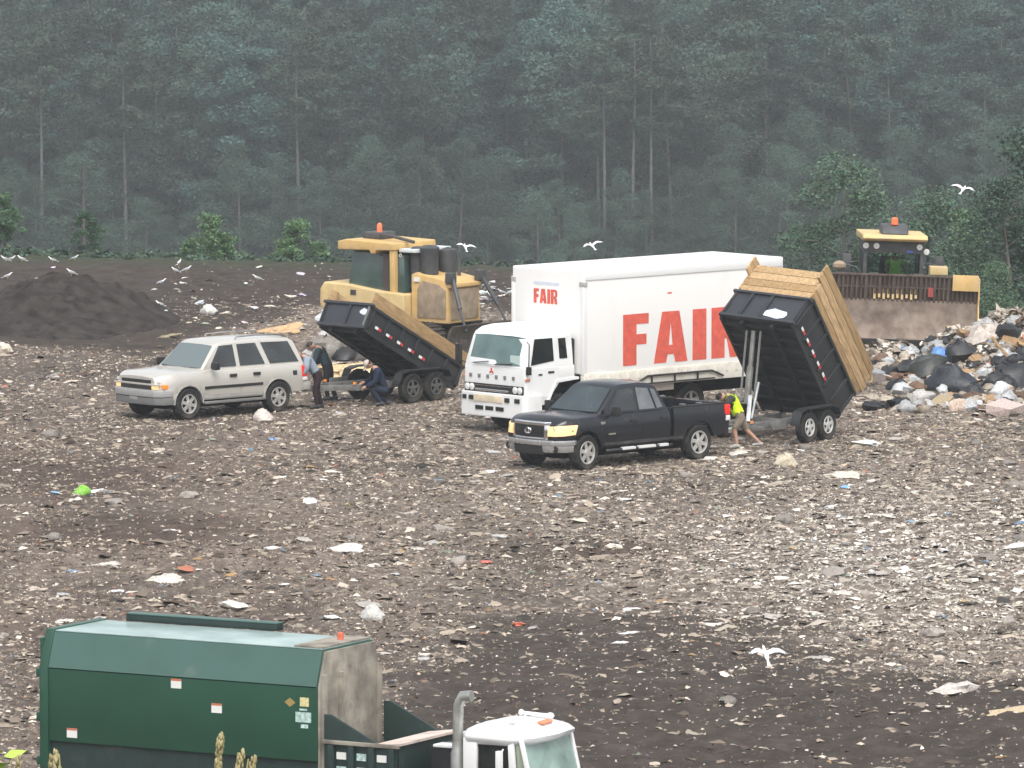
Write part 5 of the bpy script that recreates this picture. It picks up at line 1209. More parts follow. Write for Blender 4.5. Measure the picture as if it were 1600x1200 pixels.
for sh, c, nm, lb, ct, gr, s0, s1, n in GRP:
    for k in range(n):
        px = rl.triangular(1345, 1640, 1560); lo = np.interp(px, [1345, 1400, 1480, 1550, 1640], [552, 545, 530, 505, 500]); py = rl.uniform(lo, 645)
        p = on_view(px, py)
        if p.y > 222: continue
        v = rl.uniform(.7, 1.3); drop(sh, p.x, p.y, rl.uniform(s0, s1), tuple(min(.85, q * v) for q in c), nm, lb, ct, gr, sink=.12)
# pieces by the left trailer and on the far soil
LP = [('bag', 516, 552, .66, (.20, .185, .16), 'mattress_bundle', 'large dirty grey bundle heaped beside the half tipped bed', 'bundle'),
      ('bag', 508, 520, .22, (.50, .49, .48), 'plastic_bag', 'pale grey bag on top of the dirty grey bundle', 'bag'),
      ('bag', 504, 500, .24, (.62, .62, .63), 'plastic_bag', 'white bag at the left corner of the half tipped bed', 'bag'),
      ('bag', 513, 488, .22, (.58, .58, .60), 'plastic_bag', 'white bag just above the corner of the half tipped bed', 'bag'),
      ('bag', 483, 553, .24, (.40, .39, .38), 'plastic_bag', 'grey bag between the SUV roof and the dirty bundle', 'bag'),
      ('carton', 536, 582, .62, (.62, .47, .27), 'carton_sheet', 'large cream cardboard sheet behind the bent workers', 'cardboard'),
      ('carton', 570, 584, .60, (.66, .50, .30), 'carton_sheet', 'pale tan cardboard sheet beside the crouching worker', 'cardboard'),
      ('carton', 552, 574, .40, (.60, .46, .28), 'cardboard_box', 'pale tan broken box between the two cardboard sheets', 'box'),
      ('bag', 572, 556, .40, (.075, .066, .060), 'rubbish_bag', 'dark brown bag above the pale tan sheet', 'bag'),
      ('bag', 585, 560, .26, (.11, .10, .09), 'rubbish_bag', 'grey brown bag below the half tipped bed', 'bag'),
      ('bag', 540, 556, .32, (.03, .03, .032), 'rubbish_bag', 'black bag below the dirty grey bundle', 'bag'),
      ('sheet', 418, 512, .80, (.56, .36, .19), 'carton_sheet', 'large tan cardboard sheet lying behind the SUV roof', 'cardboard'),
      ('sheet', 262, 520, .40, (.32, .27, .16), 'carton_sheet', 'khaki torn sheet at the right foot of the soil mound', 'cardboard'),
      ('bag', 325, 487, .24, (.64, .62, .58), 'plastic_bag', 'white bag on the dark soil above the SUV hood', 'bag'),
      ('bag', 4, 551, .30, (.68, .60, .50), 'plastic_bag', 'cream white bag cut by the left edge of the photo', 'bag'),
      ('flat', 466, 504, .22, (.68, .67, .65), 'plastic_bag', 'white flat bag right of the large tan cardboard', 'bag'),
      ('bag', 413, 652, .26, (.56, .50, .44), 'plastic_bag', 'cream crumpled bag at the SUV rear wheel', 'bag'),
      ('bag', 128, 762, .20, (.22, .50, .06), 'plastic_bag', 'bright lime green crumpled bag on the brown litter', 'bag'),
      ('flat', 88, 764, .14, (.25, .42, .62), 'plastic_scrap', 'light blue scrap left of the lime green bag', 'scrap'),
      ('flat', 150, 756, .20, (.72, .72, .70), 'plastic_scrap', 'white scrap just right of the lime green bag', 'scrap'),
      ('flat', 686, 742, .16, (.18, .38, .62), 'plastic_scrap', 'bright blue scrap in front of the white truck', 'scrap'),
      ('flat', 427, 677, .15, (.15, .32, .55), 'plastic_scrap', 'blue scrap below the SUV rear wheel', 'scrap'),
      ('flat', 540, 777, .17, (.62, .46, .10), 'plastic_scrap', 'yellow scrap in the middle of the litter field', 'scrap'),
      ('flat', 812, 797, .14, (.16, .26, .55), 'plastic_scrap', 'dark blue scrap below the pickup front wheel', 'scrap'),
      ('flat', 809, 977, .13, (.55, .16, .09), 'plastic_scrap', 'orange red scrap above the dark track band', 'scrap'),
      ('flat', 760, 873, .12, (.50, .15, .12), 'plastic_scrap', 'red scrap in the middle of the litter field', 'scrap'),
      ('flat', 512, 888, .12, (.25, .50, .2), 'plastic_scrap', 'pale green scrap above the container end', 'scrap'),
      ('flat', 1424, 1185, .18, (.16, .30, .45), 'plastic_scrap', 'blue scrap at the bottom right of the dark band', 'scrap'),
      ('flat', 1498, 1076, .42, (.55, .50, .46), 'carton_sheet', 'big pale flat sheet on the dark soil at lower right', 'sheet'),
      ('flat', 1590, 852, .34, (.74, .73, .70), 'carton_sheet', 'bright white sheet at the right edge of the pale litter', 'sheet'),
      ('sheet', 1575, 1108, .30, (.50, .40, .26), 'wood_board', 'narrow tan board at the lower right edge', 'board'),
      ('flat', 1150, 704, .26, (.62, .58, .52), 'plastic_bag', 'white bag under the feet of the vest worker', 'bag'),
      ('flat', 1112, 712, .22, (.66, .62, .57), 'plastic_bag', 'white bag at the pickup rear wheel', 'bag'),
      ('flat', 1358, 690, .40, (.68, .66, .62), 'carton_sheet', 'white flat sheet right of the tipped trailer wheels', 'sheet'),
      ('flat', 1320, 740, .42, (.58, .52, .44), 'carton_sheet', 'pale beige sheet below the tipped trailer', 'sheet'),
      ('flat', 1322, 753, .14, (.2, .4, .62), 'plastic_scrap', 'blue scrap below the pale beige sheet', 'scrap'),
      ('bag', 1228, 726, .26, (.50, .44, .33), 'plastic_bag', 'beige bag below the tipped trailer tongue', 'bag'),
      ('flat', 258, 905, .42, (.58, .54, .47), 'carton_sheet', 'long cream strip curving above the container roof', 'sheet'),
      ('flat', 168, 880, .34, (.60, .56, .50), 'carton_sheet', 'cream strip left of the long curved strip', 'sheet'),
      ('flat', 365, 950, .30, (.62, .58, .54), 'carton_sheet', 'white sheet just above the container roof ledge', 'sheet'),
      ('flat', 545, 858, .36, (.62, .58, .54), 'carton_sheet', 'white torn strip in the middle of the litter', 'sheet'),
      ('bag', 583, 968, .22, (.50, .49, .46), 'plastic_bag', 'grey white bag above the container end wall', 'bag'),
      ('flat', 905, 934, .16, (.68, .64, .60), 'plastic_bag', 'small white oval piece above the dark band', 'bag'),
      ('flat', 1185, 780, .14, (.72, .70, .68), 'plastic_bag', 'bright white bit below the tipped trailer', 'bag')]
for sh, px, py, s, c, nm, lb, ct in LP:
    p = on_view(px, py + 6); drop(sh, p.x, p.y, s, c, nm, lb, ct, sink=.12 if s > .3 else .2, tilt=.18, rz=rl.uniform(-.5, .5) if sh == 'sheet' or s > .3 else None)
# larger scraps one can pick out in the litter field
KIND = [('flat', (.56, .52, .47), 'plastic_bag', 'pale crumpled plastic lying in the litter field', 'plastic', 'pale plastics in the litter field', 88),
        ('sheet', (.42, .36, .29), 'paper_sheet', 'beige crumpled sheet lying in the litter field', 'paper', 'beige sheets in the litter field', 50),
        ('lump', (.30, .27, .24), 'rag_bundle', 'grey brown lump lying in the litter field', 'rubbish', 'grey brown lumps in the litter field', 50),
        ('flat', (.66, .65, .63), 'white_scrap', 'bright white scrap lying in the litter field', 'scrap', 'white scraps in the litter field', 55),
        ('flat', (.20, .30, .42), 'blue_scrap', 'dull blue scrap lying in the litter field', 'scrap', 'blue scraps in the litter field', 6)]
for sh, c, nm, lb, ct, gr, n in KIND:
    k = 0
    while k < n:
        px, py = rl.uniform(-20, 1620), rl.uniform(560, 1195)
        p = gp(px, py); m = soil_maps(np.array([p.x]), np.array([p.y])); d = float(m[2][0]) * (1 - .7 * float(m[4][0])) + .5 * float(m[3][0]) + .14
        if rl.random() > d: continue
        if px > 1340 and py < 650: continue
        v = rl.uniform(.6, 1.15); drop(sh, p.x, p.y, rl.uniform(.09, .24), tuple(q * v for q in c), nm, lb, ct, gr, sink=.22, tilt=.15); k += 1
FAR = 34; k = 0
while k < FAR:   # white pieces on the far soil
    px, py = rl.choice([(rl.uniform(0, 480), rl.uniform(412, 510)), (rl.uniform(300, 480), rl.uniform(480, 520)), (rl.uniform(740, 800), rl.uniform(440, 480))])
    if 20 < px < 190 and py > 440: continue
    p = gp(px, py); drop('flat', p.x, p.y, rl.uniform(.08, .2), tuple(q * rl.uniform(.75, 1.05) for q in WHT), 'white_scrap', 'small white scrap on the bare dark soil beyond the SUV', 'scrap', 'white scraps on the far soil', sink=.15); k += 1

# everything smaller: one carpet of crushed litter
PAL = np.array([(.070, .056, .047), (.105, .087, .072), (.155, .133, .113), (.22, .195, .168), (.30, .27, .235), (.41, .38, .34), (.58, .56, .52), (.040, .038, .037), (.13, .19, .26), (.30, .13, .09), (.26, .18, .10), (.17, .21, .17)])
W0 = np.array([.17, .15, .15, .17, .16, .10, .03, .07, .005, .003, .006, .004]); W1 = np.array([.04, .06, .12, .20, .23, .21, .09, .03, .009, .003, .005, .008])
def carpet(name, rng, xx, yy, zt, br, r, K, lift=.36, tilt=.13, w0=W0):
    n = len(xx); w0 = w0 / w0.sum(); w1 = W1 / W1.sum(); u = rng.uniform(0, 1, n)
    i0 = np.searchsorted(np.cumsum(w0), u); i1 = np.searchsorted(np.cumsum(w1), u)
    ci = np.where(rng.uniform(0, 1, n) < br * 1.6, i1, i0).clip(0, len(PAL) - 1)
    col = PAL[ci] * rng.uniform(.75, 1.3, (n, 1)) * (np.array([[1.09, 1.01, .91]]) * (1 - br)[:, None] + np.array([[1.40, 1.40, 1.38]]) * br[:, None])
    ang = np.arange(K)[None, :] * 2 * np.pi / K + rng.uniform(-.3, .3, (n, K)) + rng.uniform(0, 6.28, (n, 1))
    rad = r[:, None] * rng.uniform(.35, 1.35, (n, K)); asp = rng.uniform(.4, 1.0, n)
    rot = rng.uniform(0, 6.28, n); lx, ly = rad * np.cos(ang), rad * np.sin(ang) * asp[:, None]
    RX = lx * np.cos(rot)[:, None] - ly * np.sin(rot)[:, None]; RY = lx * np.sin(rot)[:, None] + ly * np.cos(rot)[:, None]
    tx, ty = rng.normal(0, tilt, n), rng.normal(0, tilt, n)
    RZ = zt[:, None] - .012 + RX * tx[:, None] + RY * ty[:, None] + rng.uniform(-.10, .14, (n, K)) * r[:, None]
    cz = zt + rng.uniform(.06, lift, n) * r
    V = np.empty((n, K + 1, 3)); V[:, :K, 0] = xx[:, None] + RX; V[:, :K, 1] = yy[:, None] + RY; V[:, :K, 2] = RZ
    V[:, K, 0] = xx + rng.normal(0, .15, n) * r; V[:, K, 1] = yy + rng.normal(0, .15, n) * r; V[:, K, 2] = cz
    base = np.arange(n)[:, None, None] * (K + 1); tri = np.stack([np.arange(K), (np.arange(K) + 1) % K, np.full(K, K)], 1)[None]
    o = np_mesh(name, V.reshape(-1, 3), (base + tri).reshape(-1, 3), crushM, np.repeat(np.clip(col, 0, .9), K + 1, 0)); tag(o, kind='stuff'); print(name, n, n * K)
    return o
crushM = attr_mat('crushed_litter', 'tint', .75, .25)
rng = np.random.default_rng(99)
def sow(N, gain, base):
    yy = rng.uniform(129, 250, N); xx = rng.uniform(-1, 1, N) * (.0667 * yy + 1.2)
    px, py, dn, br, bw, n1, n2 = soil_maps(xx, yy)
    patch = fbm(xx * .5, yy * .22, 55, 3)
    strk = fbm(xx * .16, yy * .35 + xx * .07, 83, 4); d = dn * (.12 + 1.2 * np.clip(patch - .2, 0, 1) + 1.6 * np.clip(strk - .42, 0, 1)) * (1 - .65 * bw) + 1.2 * br + base * (yy < 200) * np.clip(fbm(xx * .12, yy * .6 + xx * .12, 71, 3) * 3 - .7, .2, 2.5) + .02
    d += .25 * np.exp(-((py - 490) / 24) ** 2) * (px > 250) * (px < 520) + .35 * (px > 1330) * (py > 540) * (py < 680) - .06 * (px < 260) * (py < 520)
    d += .25 * np.exp(-((py - 690) / 60) ** 2) * (px > 420)
    k = rng.uniform(0, 1, N) < d * gain
    return xx[k], yy[k], br[k]
xx, yy, br = sow(190000, .62, .10); carpet('litter', rng, xx, yy, height(xx, yy), br, np.clip(np.exp(rng.normal(-2.62, .45, len(xx))), .04, .26), 8)
xx, yy, br = sow(400000, 1.0, .07); carpet('litter_bits', rng, xx, yy, height(xx, yy), br, np.clip(np.exp(rng.normal(-3.35, .4, len(xx))), .015, .07), 4, lift=.7, tilt=.2)
# small jumble over the heap
hx, hy, hzz = [], [], []
rngh = np.random.default_rng(7)
for b, n in ((heap, 8200), (heap_b, 2300), (heap_c, 420)):
    me = b.data; co = np.array([v.co[:] for v in me.vertices]); idx = rngh.integers(0, len(co), n * 3); c = co[idx] + rngh.normal(0, .12, (n * 3, 3))
    for x, y in c[:, :2]:
        if y > 221 or len(hx) > 14000: continue
        hx.append(x); hy.append(y); hzz.append(top_z(float(x), float(y))[0])
hx, hy, hzz = np.array(hx), np.array(hy), np.array(hzz)
carpet('heap_jumble', rngh, hx, hy, hzz + .02, np.full(len(hx), .45), np.clip(np.exp(rngh.normal(-2.35, .45, len(hx))), .04, .24), 8, lift=.6, tilt=.45, w0=np.array([.10, .12, .14, .14, .12, .08, .05, .16, .02, .02, .04, .01]))
# ------------------------------------------------------------------ people
skinM = M('skin', (.46, .27, .19), .55, spec=.3)
def skinned(joints, edges, rad, root, sub=1):
    names = [k for k in joints if any(k in e for e in edges)]; me = bpy.data.meshes.new('skin')
    me.from_pydata([tuple(joints[k]) for k in names], [(names.index(a), names.index(b)) for a, b in edges], [])
    o = bpy.data.objects.new('skin', me); COL.objects.link(o)
    md = o.modifiers.new('skin', 'SKIN'); md.use_smooth_shade = True
    sv = me.skin_vertices[0].data
    for i, k in enumerate(names):
        r = rad[k]; sv[i].radius = (r, r) if not hasattr(r, '__len__') else r
        sv[i].use_root = (k == root)
    s2 = o.modifiers.new('sub', 'SUBSURF'); s2.levels = sub; s2.render_levels = sub
    dg = bpy.context.evaluated_depsgraph_get(); ev = o.evaluated_get(dg); m2 = bpy.data.meshes.new_from_object(ev)
    vs = [v.co.copy() for v in m2.vertices]; fs = [tuple(p.vertices) for p in m2.polygons]
    bpy.data.objects.remove(o); bpy.data.meshes.remove(m2)
    return vs, fs
def person(J, loc, rz, label, top, legs, hair, vest=None, cap=None, short=False, shoe=(.05, .045, .04), sleeve=True, group=None):
    J = {k: Vector(v) for k, v in J.items()}
    E_ = [('pelvis', 'waist'), ('waist', 'chest'), ('chest', 'neck'), ('neck', 'skull')]
    for s in 'LR': E_ += [('chest', 'sh' + s), ('sh' + s, 'el' + s), ('el' + s, 'wr' + s), ('pelvis', 'hp' + s), ('hp' + s, 'kn' + s), ('kn' + s, 'an' + s), ('an' + s, 'to' + s)]
    R = dict(pelvis=(.135, .115), waist=(.125, .10), chest=(.15, .115), neck=.055, skull=.06)
    for s in 'LR': R.update({'sh' + s: .068, 'el' + s: .047, 'wr' + s: .032, 'hp' + s: .095, 'kn' + s: .06, 'an' + s: .042, 'to' + s: .035})
    vs, fs = skinned(J, E_, R, 'pelvis', 2)
    mb = MB().add(vs, fs)
    # head with chin, nose, ears, eyes; turned along the neck-to-face direction
    hd = J['head']; f = (J['face'] - hd).normalized(); up = (hd - J['neck']); up = (up - f * up.dot(f)).normalized(); lf = up.cross(f)
    B = Matrix((f, lf, up)).transposed()
    hb = MB(); hb.ball((0, 0, 0), (.098, .077, .118), 14)
    hv = []
    for v in hb.v:
        x, y, z = v
        if z < -.03 and x > 0: y *= .85
        hv.append(hd + B @ Vector((x, y, z)))
    mb.add(hv, hb.f)
    nb = MB(); nb.ball((.100, 0, -.012), (.022, .014, .022), 6); nb.ball((0, .078, -.01), (.02, .012, .032), 6); nb.ball((0, -.078, -.01), (.02, .012, .032), 6)
    mb.add([hd + B @ Vector(v) for v in nb.v], nb.f)
    eb = MB(); eb.ball((.088, .032, .012), (.012, .013, .009), 6); eb.ball((.088, -.032, .012), (.012, .013, .009), 6); eb.ball((.088, 0, -.062), (.010, .026, .006), 6)
    mb.add([hd + B @ Vector(v) for v in eb.v], eb.f, 1)
    # hands: palm, four unequal fingers, thumb
    for s in 'LR':
        w = J['wr' + s]; d = (w - J['el' + s]).normalized(); sd = d.cross(Vector((0, 0, 1))); sd = (sd if sd.length > .1 else Vector((0, 1, 0))).normalized(); nr = sd.cross(d).normalized()
        mb.tube([w - d * .02, w + d * .045, w + d * .09], [.032, .042, .036], 8)
        for i, ln in enumerate((.062, .075, .07, .055)):
            b = w + d * .08 + sd * (.030 - .020 * i); mb.tube([b, b + d * ln * .55 - nr * .012, b + d * ln * .85 - nr * .035], [.0095, .009, .007], 6)
        sgn = 1 if s == 'L' else -1; b = w + d * .03 + sd * .03 * 1; mb.tube([b, b + d * .03 + sd * .028, b + d * .06 + sd * .03 - nr * .015], [.012, .011, .008], 6)
    o = mb.build('person', [skinM, M('eye_mouth', (.06, .03, .025), .4)], loc=loc, rot=(0, 0, rz), smooth=80)
    tag(o, label, 'person', group)
    # clothes: shells lifted off the body over the parts they cover
    P_ = np.array([v[:] for v in vs]); Nn = np.zeros_like(P_)
    for f_ in fs:
        q = P_[list(f_)]; c_ = np.cross(q[2 % len(q)] - q[0], q[-1] - q[1]); Nn[list(f_)] += c_
    Nn /= np.maximum(np.linalg.norm(Nn, axis=1), 1e-9)[:, None]
    if (Nn * (P_ - P_.mean(0))).sum() < 0: Nn = -Nn
    BO = E_; D = []; T = []
    for (p0, p1) in BO:
        A_, B_ = np.array(J[p0][:]), np.array(J[p1][:]); ab = B_ - A_; t = ((P_ - A_) @ ab / (ab @ ab)).clip(0, 1)
        D.append(np.linalg.norm(P_ - A_ - t[:, None] * ab, axis=1)); T.append(t)
    D = np.array(D); T = np.array(T); near = D.argmin(0); tt = T[near, np.arange(len(P_))]
    nb_ = [p0.rstrip('LR') + '-' + p1.rstrip('LR') for p0, p1 in BO]; bone = np.array([nb_[i] for i in near])
    def wear(name, cover, off, col, rough=.85):
        inn = np.zeros(len(P_), bool)
        for k, (t0, t1) in cover.items(): inn |= (bone == k) & (tt >= t0 - 1e-6) & (tt <= t1 + 1e-6)
        w = (fbm(P_[:, 0] * 9 + P_[:, 2] * 5, P_[:, 1] * 9 + P_[:, 2] * 7, 5, 2) - .4) * .022
        Q = P_ + Nn * (off + np.maximum(w, -.006))[:, None]
        keep = [f_ for f_ in fs if all(inn[i] for i in f_)]; ids = sorted({i for f_ in keep for i in f_}); mp = {i: k for k, i in enumerate(ids)}
        return MB().add([tuple(Q[i]) for i in ids], [tuple(mp[i] for i in f_) for f_ in keep]).build(name, M(name + '_cloth', col, rough, spec=.15, var=.22, scale=5, bump=.5, bscale=12), o, smooth=80)
    wear('shorts' if short else 'trousers', {'pelvis-hp': (0, 1), 'hp-kn': (0, .92 if short else 1), 'pelvis-waist': (0, 1), **({} if short else {'kn-an': (0, .95), 'an-to': (0, .12)})}, .016 if not short else .026, legs)
    wear('shirt', {'pelvis-waist': (0, 1), 'pelvis-hp': (0, .6), 'waist-chest': (0, 1), 'chest-neck': (0, .72), 'chest-sh': (0, 1), 'sh-el': (0, 1 if sleeve else .6), **({'el-wr': (0, .93)} if sleeve else {})}, .026 if not short else .022, top)
    if vest: wear('vest', {'pelvis-waist': (0, 1), 'pelvis-hp': (0, .3), 'waist-chest': (0, 1), 'chest-neck': (0, .62), 'chest-sh': (0, .85)}, .042, vest, .6)
    for s in 'LR':
        sm = MB(); a, b = J['an' + s], J['to' + s]; d = (b - a); d.z = 0; d.normalize()
        sm.tube([a - d * .06 + Vector((0, 0, -.03)), a + Vector((0, 0, -.01)), a.lerp(b, .5) + Vector((0, 0, .0)), b + d * .05 + Vector((0, 0, .0))], [.045, .055, .05, .035], 8)
        sm.build('shoe', M('shoe_leather', shoe, .7), o, smooth=60)
    hm = MB(); hm.ball((-.018, 0, .022), (.100, .088, .110), 12)
    hm.v = [tuple(hd + B @ Vector((min(v[0], .055) if v[2] < .05 else v[0], v[1], max(v[2], -.05)))) for v in hm.v]
    hm.build('hair', M('hair', hair, .7, spec=.3), o, smooth=60)
    if cap:
        cm = MB(); cm.ball((-.005, 0, .045), (.112, .098, .09), 12); cm.v = [(v[0], v[1], max(v[2], .03)) for v in cm.v]; cm.box(.06, .19, -.07, .07, .035, .05)
        cm.v = [tuple(hd + B @ Vector(v)) for v in cm.v]; cm.build('cap', M('cap_cloth', cap, .8), o, smooth=60)
    return o
def pose(pel, lean, head_drop, hands, feet, knees, shw=.19, neck=.0):
    """pel: pelvis height; lean: torso direction (x, z) per metre; feet/knees: {L: (x, z)}"""
    d = Vector((lean[0], 0, lean[1])).normalized(); p = Vector((0, 0, pel)); J = dict(pelvis=p, waist=p + d * .22, chest=p + d * .44)
    J['neck'] = p + d * .60; hdv = (d + Vector((head_drop * .8, 0, -head_drop))).normalized()
    J['skull'] = J['neck'] + hdv * .07; J['head'] = J['neck'] + hdv * .19; fx = Vector((hdv.z, 0, -hdv.x)) if True else None
    J['face'] = J['head'] + fx * .1
    sh = p + d * .53
    for s, sg in (('L', 1), ('R', -1)):
        J['sh' + s] = sh + Vector((0, sg * shw, 0)); h = Vector(hands[s]); J['wr' + s] = h; md = J['sh' + s].lerp(h, .5); ln = (h - J['sh' + s]).length
        bend = math.sqrt(max(0, .29 ** 2 - (ln / 2) ** 2)); J['el' + s] = md + Vector((-.5, sg * .5, -.5)).normalized() * bend
        J['hp' + s] = p + Vector((0, sg * .09, -.06)); kx, kz = knees[s]; J['kn' + s] = Vector((kx, sg * .11, kz)); ax, az = feet[s]
        J['an' + s] = Vector((ax, sg * .12, az)); J['to' + s] = Vector((ax + .14, sg * .13, az - .05))
    return J
# worker in the yellow vest, striding and bent down behind the pickup
p = gp(1157, 702)
person(pose(.80, (.50, .86), 1.3, {'L': (.55, .16, .74), 'R': (.52, -.14, .70)}, {'L': (.10, .10), 'R': (-.50, .12)}, {'L': (.16, .47), 'R': (-.17, .44)}), (p.x, p.y, hz(p.x, p.y)), math.pi + .12,
       'person in a bright yellow vest and khaki shorts bending over behind the pickup', (.05, .05, .045), (.20, .17, .13), (.02, .016, .012), vest=(.62, .86, .03), short=True, shoe=(.35, .33, .30), sleeve=False)
# two workers bent over at the SUV's tail
p = gp(497, 638)
person(pose(.88, (.62, .78), .5, {'L': (.58, .18, .86), 'R': (.55, -.18, .80)}, {'L': (.05, .09), 'R': (-.12, .09)}, {'L': (.10, .48), 'R': (.0, .48)}), (p.x, p.y, hz(p.x, p.y)), math.pi + .25,
       'person in a pale grey shirt and dark maroon trousers bending at the SUV tail', (.24, .28, .33), (.030, .018, .020), (.20, .14, .10), shoe=(.03, .03, .03))
p = gp(513, 630)
person(pose(.86, (.48, .88), .7, {'L': (.50, .20, .85), 'R': (.48, -.15, .90)}, {'L': (.0, .09), 'R': (-.15, .09)}, {'L': (.07, .47), 'R': (-.02, .47)}), (p.x, p.y + .7, hz(p.x, p.y + .7)), math.pi - .2,
       'person in a dark blue jacket and black trousers stooping right of the grey shirted worker', (.035, .055, .065), (.022, .024, .028), (.05, .05, .045), shoe=(.03, .03, .03))
p = gp(601, 633)
person(pose(.46, (.45, .9), .5, {'L': (.55, .18, .52), 'R': (.50, -.2, .60)}, {'L': (.12, .09), 'R': (-.12, .09)}, {'L': (.42, .50), 'R': (.30, .30)}), (p.x, p.y, hz(p.x, p.y)), math.pi + .3,
       'person in navy clothes and pale cap crouching beside the half tipped trailer tongue', (.018, .026, .050), (.025, .035, .055), (.05, .04, .03), cap=(.50, .44, .38), shoe=(.05, .05, .06))
# operator in the dozer cab
bpy.context.view_layer.update()
q = blade_dozer.matrix_world @ Vector((-.40, .15, 1.08))
person(pose(.62, (.05, 1), .1, {'L': (.45, .25, .80), 'R': (.45, -.25, .80)}, {'L': (.55, .28), 'R': (.55, .28)}, {'L': (.42, .62), 'R': (.42, .62)}), q, blade_dozer.rotation_euler.z,
       'person in a lime green vest seated inside the dozer cab at right', (.25, .45, .12), (.04, .045, .06), (.03, .025, .02), vest=(.50, .85, .16), sleeve=False)

# ------------------------------------------------------------------ gulls
gwM = M('gull_white', (.82, .82, .81), .7, spec=.2); ggM = M('gull_grey', (.42, .44, .46), .7, spec=.2, var=.1); gbM = M('gull_black', (.03, .03, .03), .7); gyM = M('gull_yellow', (.62, .40, .06), .5)
def make_gull(fly, flap=.4):
    sec = [(-.30, .02, .012, -.02), (-.20, .05, .03, -.01), (-.10, .075, .07, 0), (.02, .085, .085, .0), (.10, .075, .075, .015), (.16, .05, .05, .05), (.19, .045, .045, .085), (.23, .045, .042, .11), (.27, .028, .028, .11), (.29, .012, .012, .105)]
    if fly: sec = [(x, a, b, z * .35) for x, a, b, z in sec]
    rings = [[(x, a * math.cos(t), z + b * math.sin(t)) for t in (2 * math.pi * k / 10 for k in range(10))] for x, a, b, z in sec]
    mb = MB().loft(rings); h0 = 0 if fly else .24
    mb.loft([[(-.42, -.07, -.022), (-.42, .07, -.022), (-.24, .035, -.01), (-.24, -.035, -.01)], [(-.42, -.07, -.03), (-.42, .07, -.03), (-.24, .035, -.025), (-.24, -.035, -.025)]])
    if not fly: mb.v = [(x, y, z + h0 + .25 * x) for x, y, z in mb.v]
    o = mb.build('gull', [gwM], smooth=60)
    zb = (.11 * .35 if fly else .11 + h0 + .25 * .29)
    MB().tube([(.28, 0, zb - .005), (.34, 0, zb - .012), (.355, 0, zb - .02)], [.012, .009, .003], 6).build('beak', gyM, o)
    for s in (1, -1):
        wb = MB()
        if fly:
            P = [(.10, .06, .04, .09), (.13, .25, .04 + flap * .20, .10), (.10, .42, .04 + flap * .26, .09), (.0, .60, .04 + flap * .22, .055), (-.06, .70, .04 + flap * .16, .012)]
            rr = [[(x, s * y, z), (x - w * .3, s * y, z + .012), (x - w * 1.6, s * y, z - .004), (x - w * .3, s * y, z - .008)] for x, y, z, w in P]
            wb.loft(rr[:4]); n0 = len(wb.f); wb.loft(rr[3:], m=1); wb.build('wing', [gwM, ggM], o, smooth=60)
        else:
            rr = [[(x, s * (y + .012), z + h0 + .25 * x + q) for q in (hh, -hh)] + [(x, s * (y - .008), z + h0 + .25 * x + q) for q in (-hh, hh)] for x, y, z, hh in [(.10, .06, .03, .02), (.02, .082, .03, .05), (-.12, .065, .03, .045), (-.28, .03, .02, .02)]]
            wb.loft(rr); n0 = len(wb.f); wb.loft([rr[-1], [(-.44, s * .012, h0 - .09), (-.44, s * .012, h0 - .10), (-.44, s * .004, h0 - .10), (-.44, s * .004, h0 - .09)]], m=1); wb.build('wing', [ggM, gbM], o, smooth=60)
            MB().tube([(0, s * .035, h0 - .05), (-.01, s * .035, h0 - .15), (.0, s * .035, 0.005)], .008, 5).box(-.01, .06, s * .035 - .02, s * .035 + .02, 0, .01).build('leg', gyM, o)
    return o
GP = {True: make_gull(True, .5), False: make_gull(False)}
used = {True: False, False: False}
def gull(fly, loc, rz, label, rx=0, ry=0, s=1.0):
    src = GP[fly]
    if not used[fly]: o = src; used[fly] = True
    else:
        o = src.copy(); COL.objects.link(o)
        for ch in src.children: c = ch.copy(); COL.objects.link(c); c.parent = o
    o.location = loc; o.rotation_euler = (rx, ry, rz); o.scale = (s, s, s)
    return tag(o, label, 'gull', 'gulls over and on the landfill')
for px, py, d, rz, rx, ry, lb, s in [(925, 384, 230, 2.2, -.2, -.5, 'gull in flight just above the white box truck roof', .52), (1505, 296, 240, 1.0, .2, -.5, 'gull in flight before the bright green tree at right', .6),
                             (1196, 1022, 142, 2.05, .1, -.85, 'gull in flight with spread wings low over the dark soil band', .62), (727, 386, 235, 1.9, .2, -.6, 'gull in flight right of the left dozer cab', .5)]:
    gull(True, dp(px, py, d), rz, lb, rx, ry, s)
for px, py, rz, lb in [(280, 412, 1.2, 'gull standing upright on the far crest above the SUV'), (38, 453, .4, 'gull standing on the left slope of the soil mound'), (12, 436, .3, 'gull standing at the left edge behind the soil mound'),
                       (252, 442, .2, 'gull standing on bare soil right of the soil mound'), (8, 405, 2.9, 'leftmost gull on the far crest'), (18, 406, .2, 'second gull from the left on the far crest'), (34, 405, 2.8, 'third gull from the left on the far crest'),
                       (82, 412, 3.0, 'gull on the far crest left of the mound top'), (117, 406, .1, 'gull on the far crest above the mound top'), (274, 426, 2.7, 'left gull of the pair below the upright gull'), (292, 427, .3, 'right gull of the pair below the upright gull'),
                       (402, 438, 3.0, 'gull alone on the dark soil left of the dozer'), (735, 465, 2.6, 'gull nearest the dozer hood'), (757, 464, .2, 'gull in the gap between dozer and white box'), (769, 467, 2.9, 'middle gull in the gap between dozer and box'),
                       (784, 459, 3.2, 'gull beyond the others in the gap by the white box'), (796, 463, .4, 'gull closest to the white box front'), (250, 478, 2.8, 'gull low on the soil right of the mound')]:
    p = gp(px, py); gull(False, (p.x, p.y, top_z(p.x, p.y)[0] - .01), rz, lb, s=rl.uniform(.43, .52))
p = gp(110, 425, 1.4); sm_ = bpy.data.objects['soil_mound']
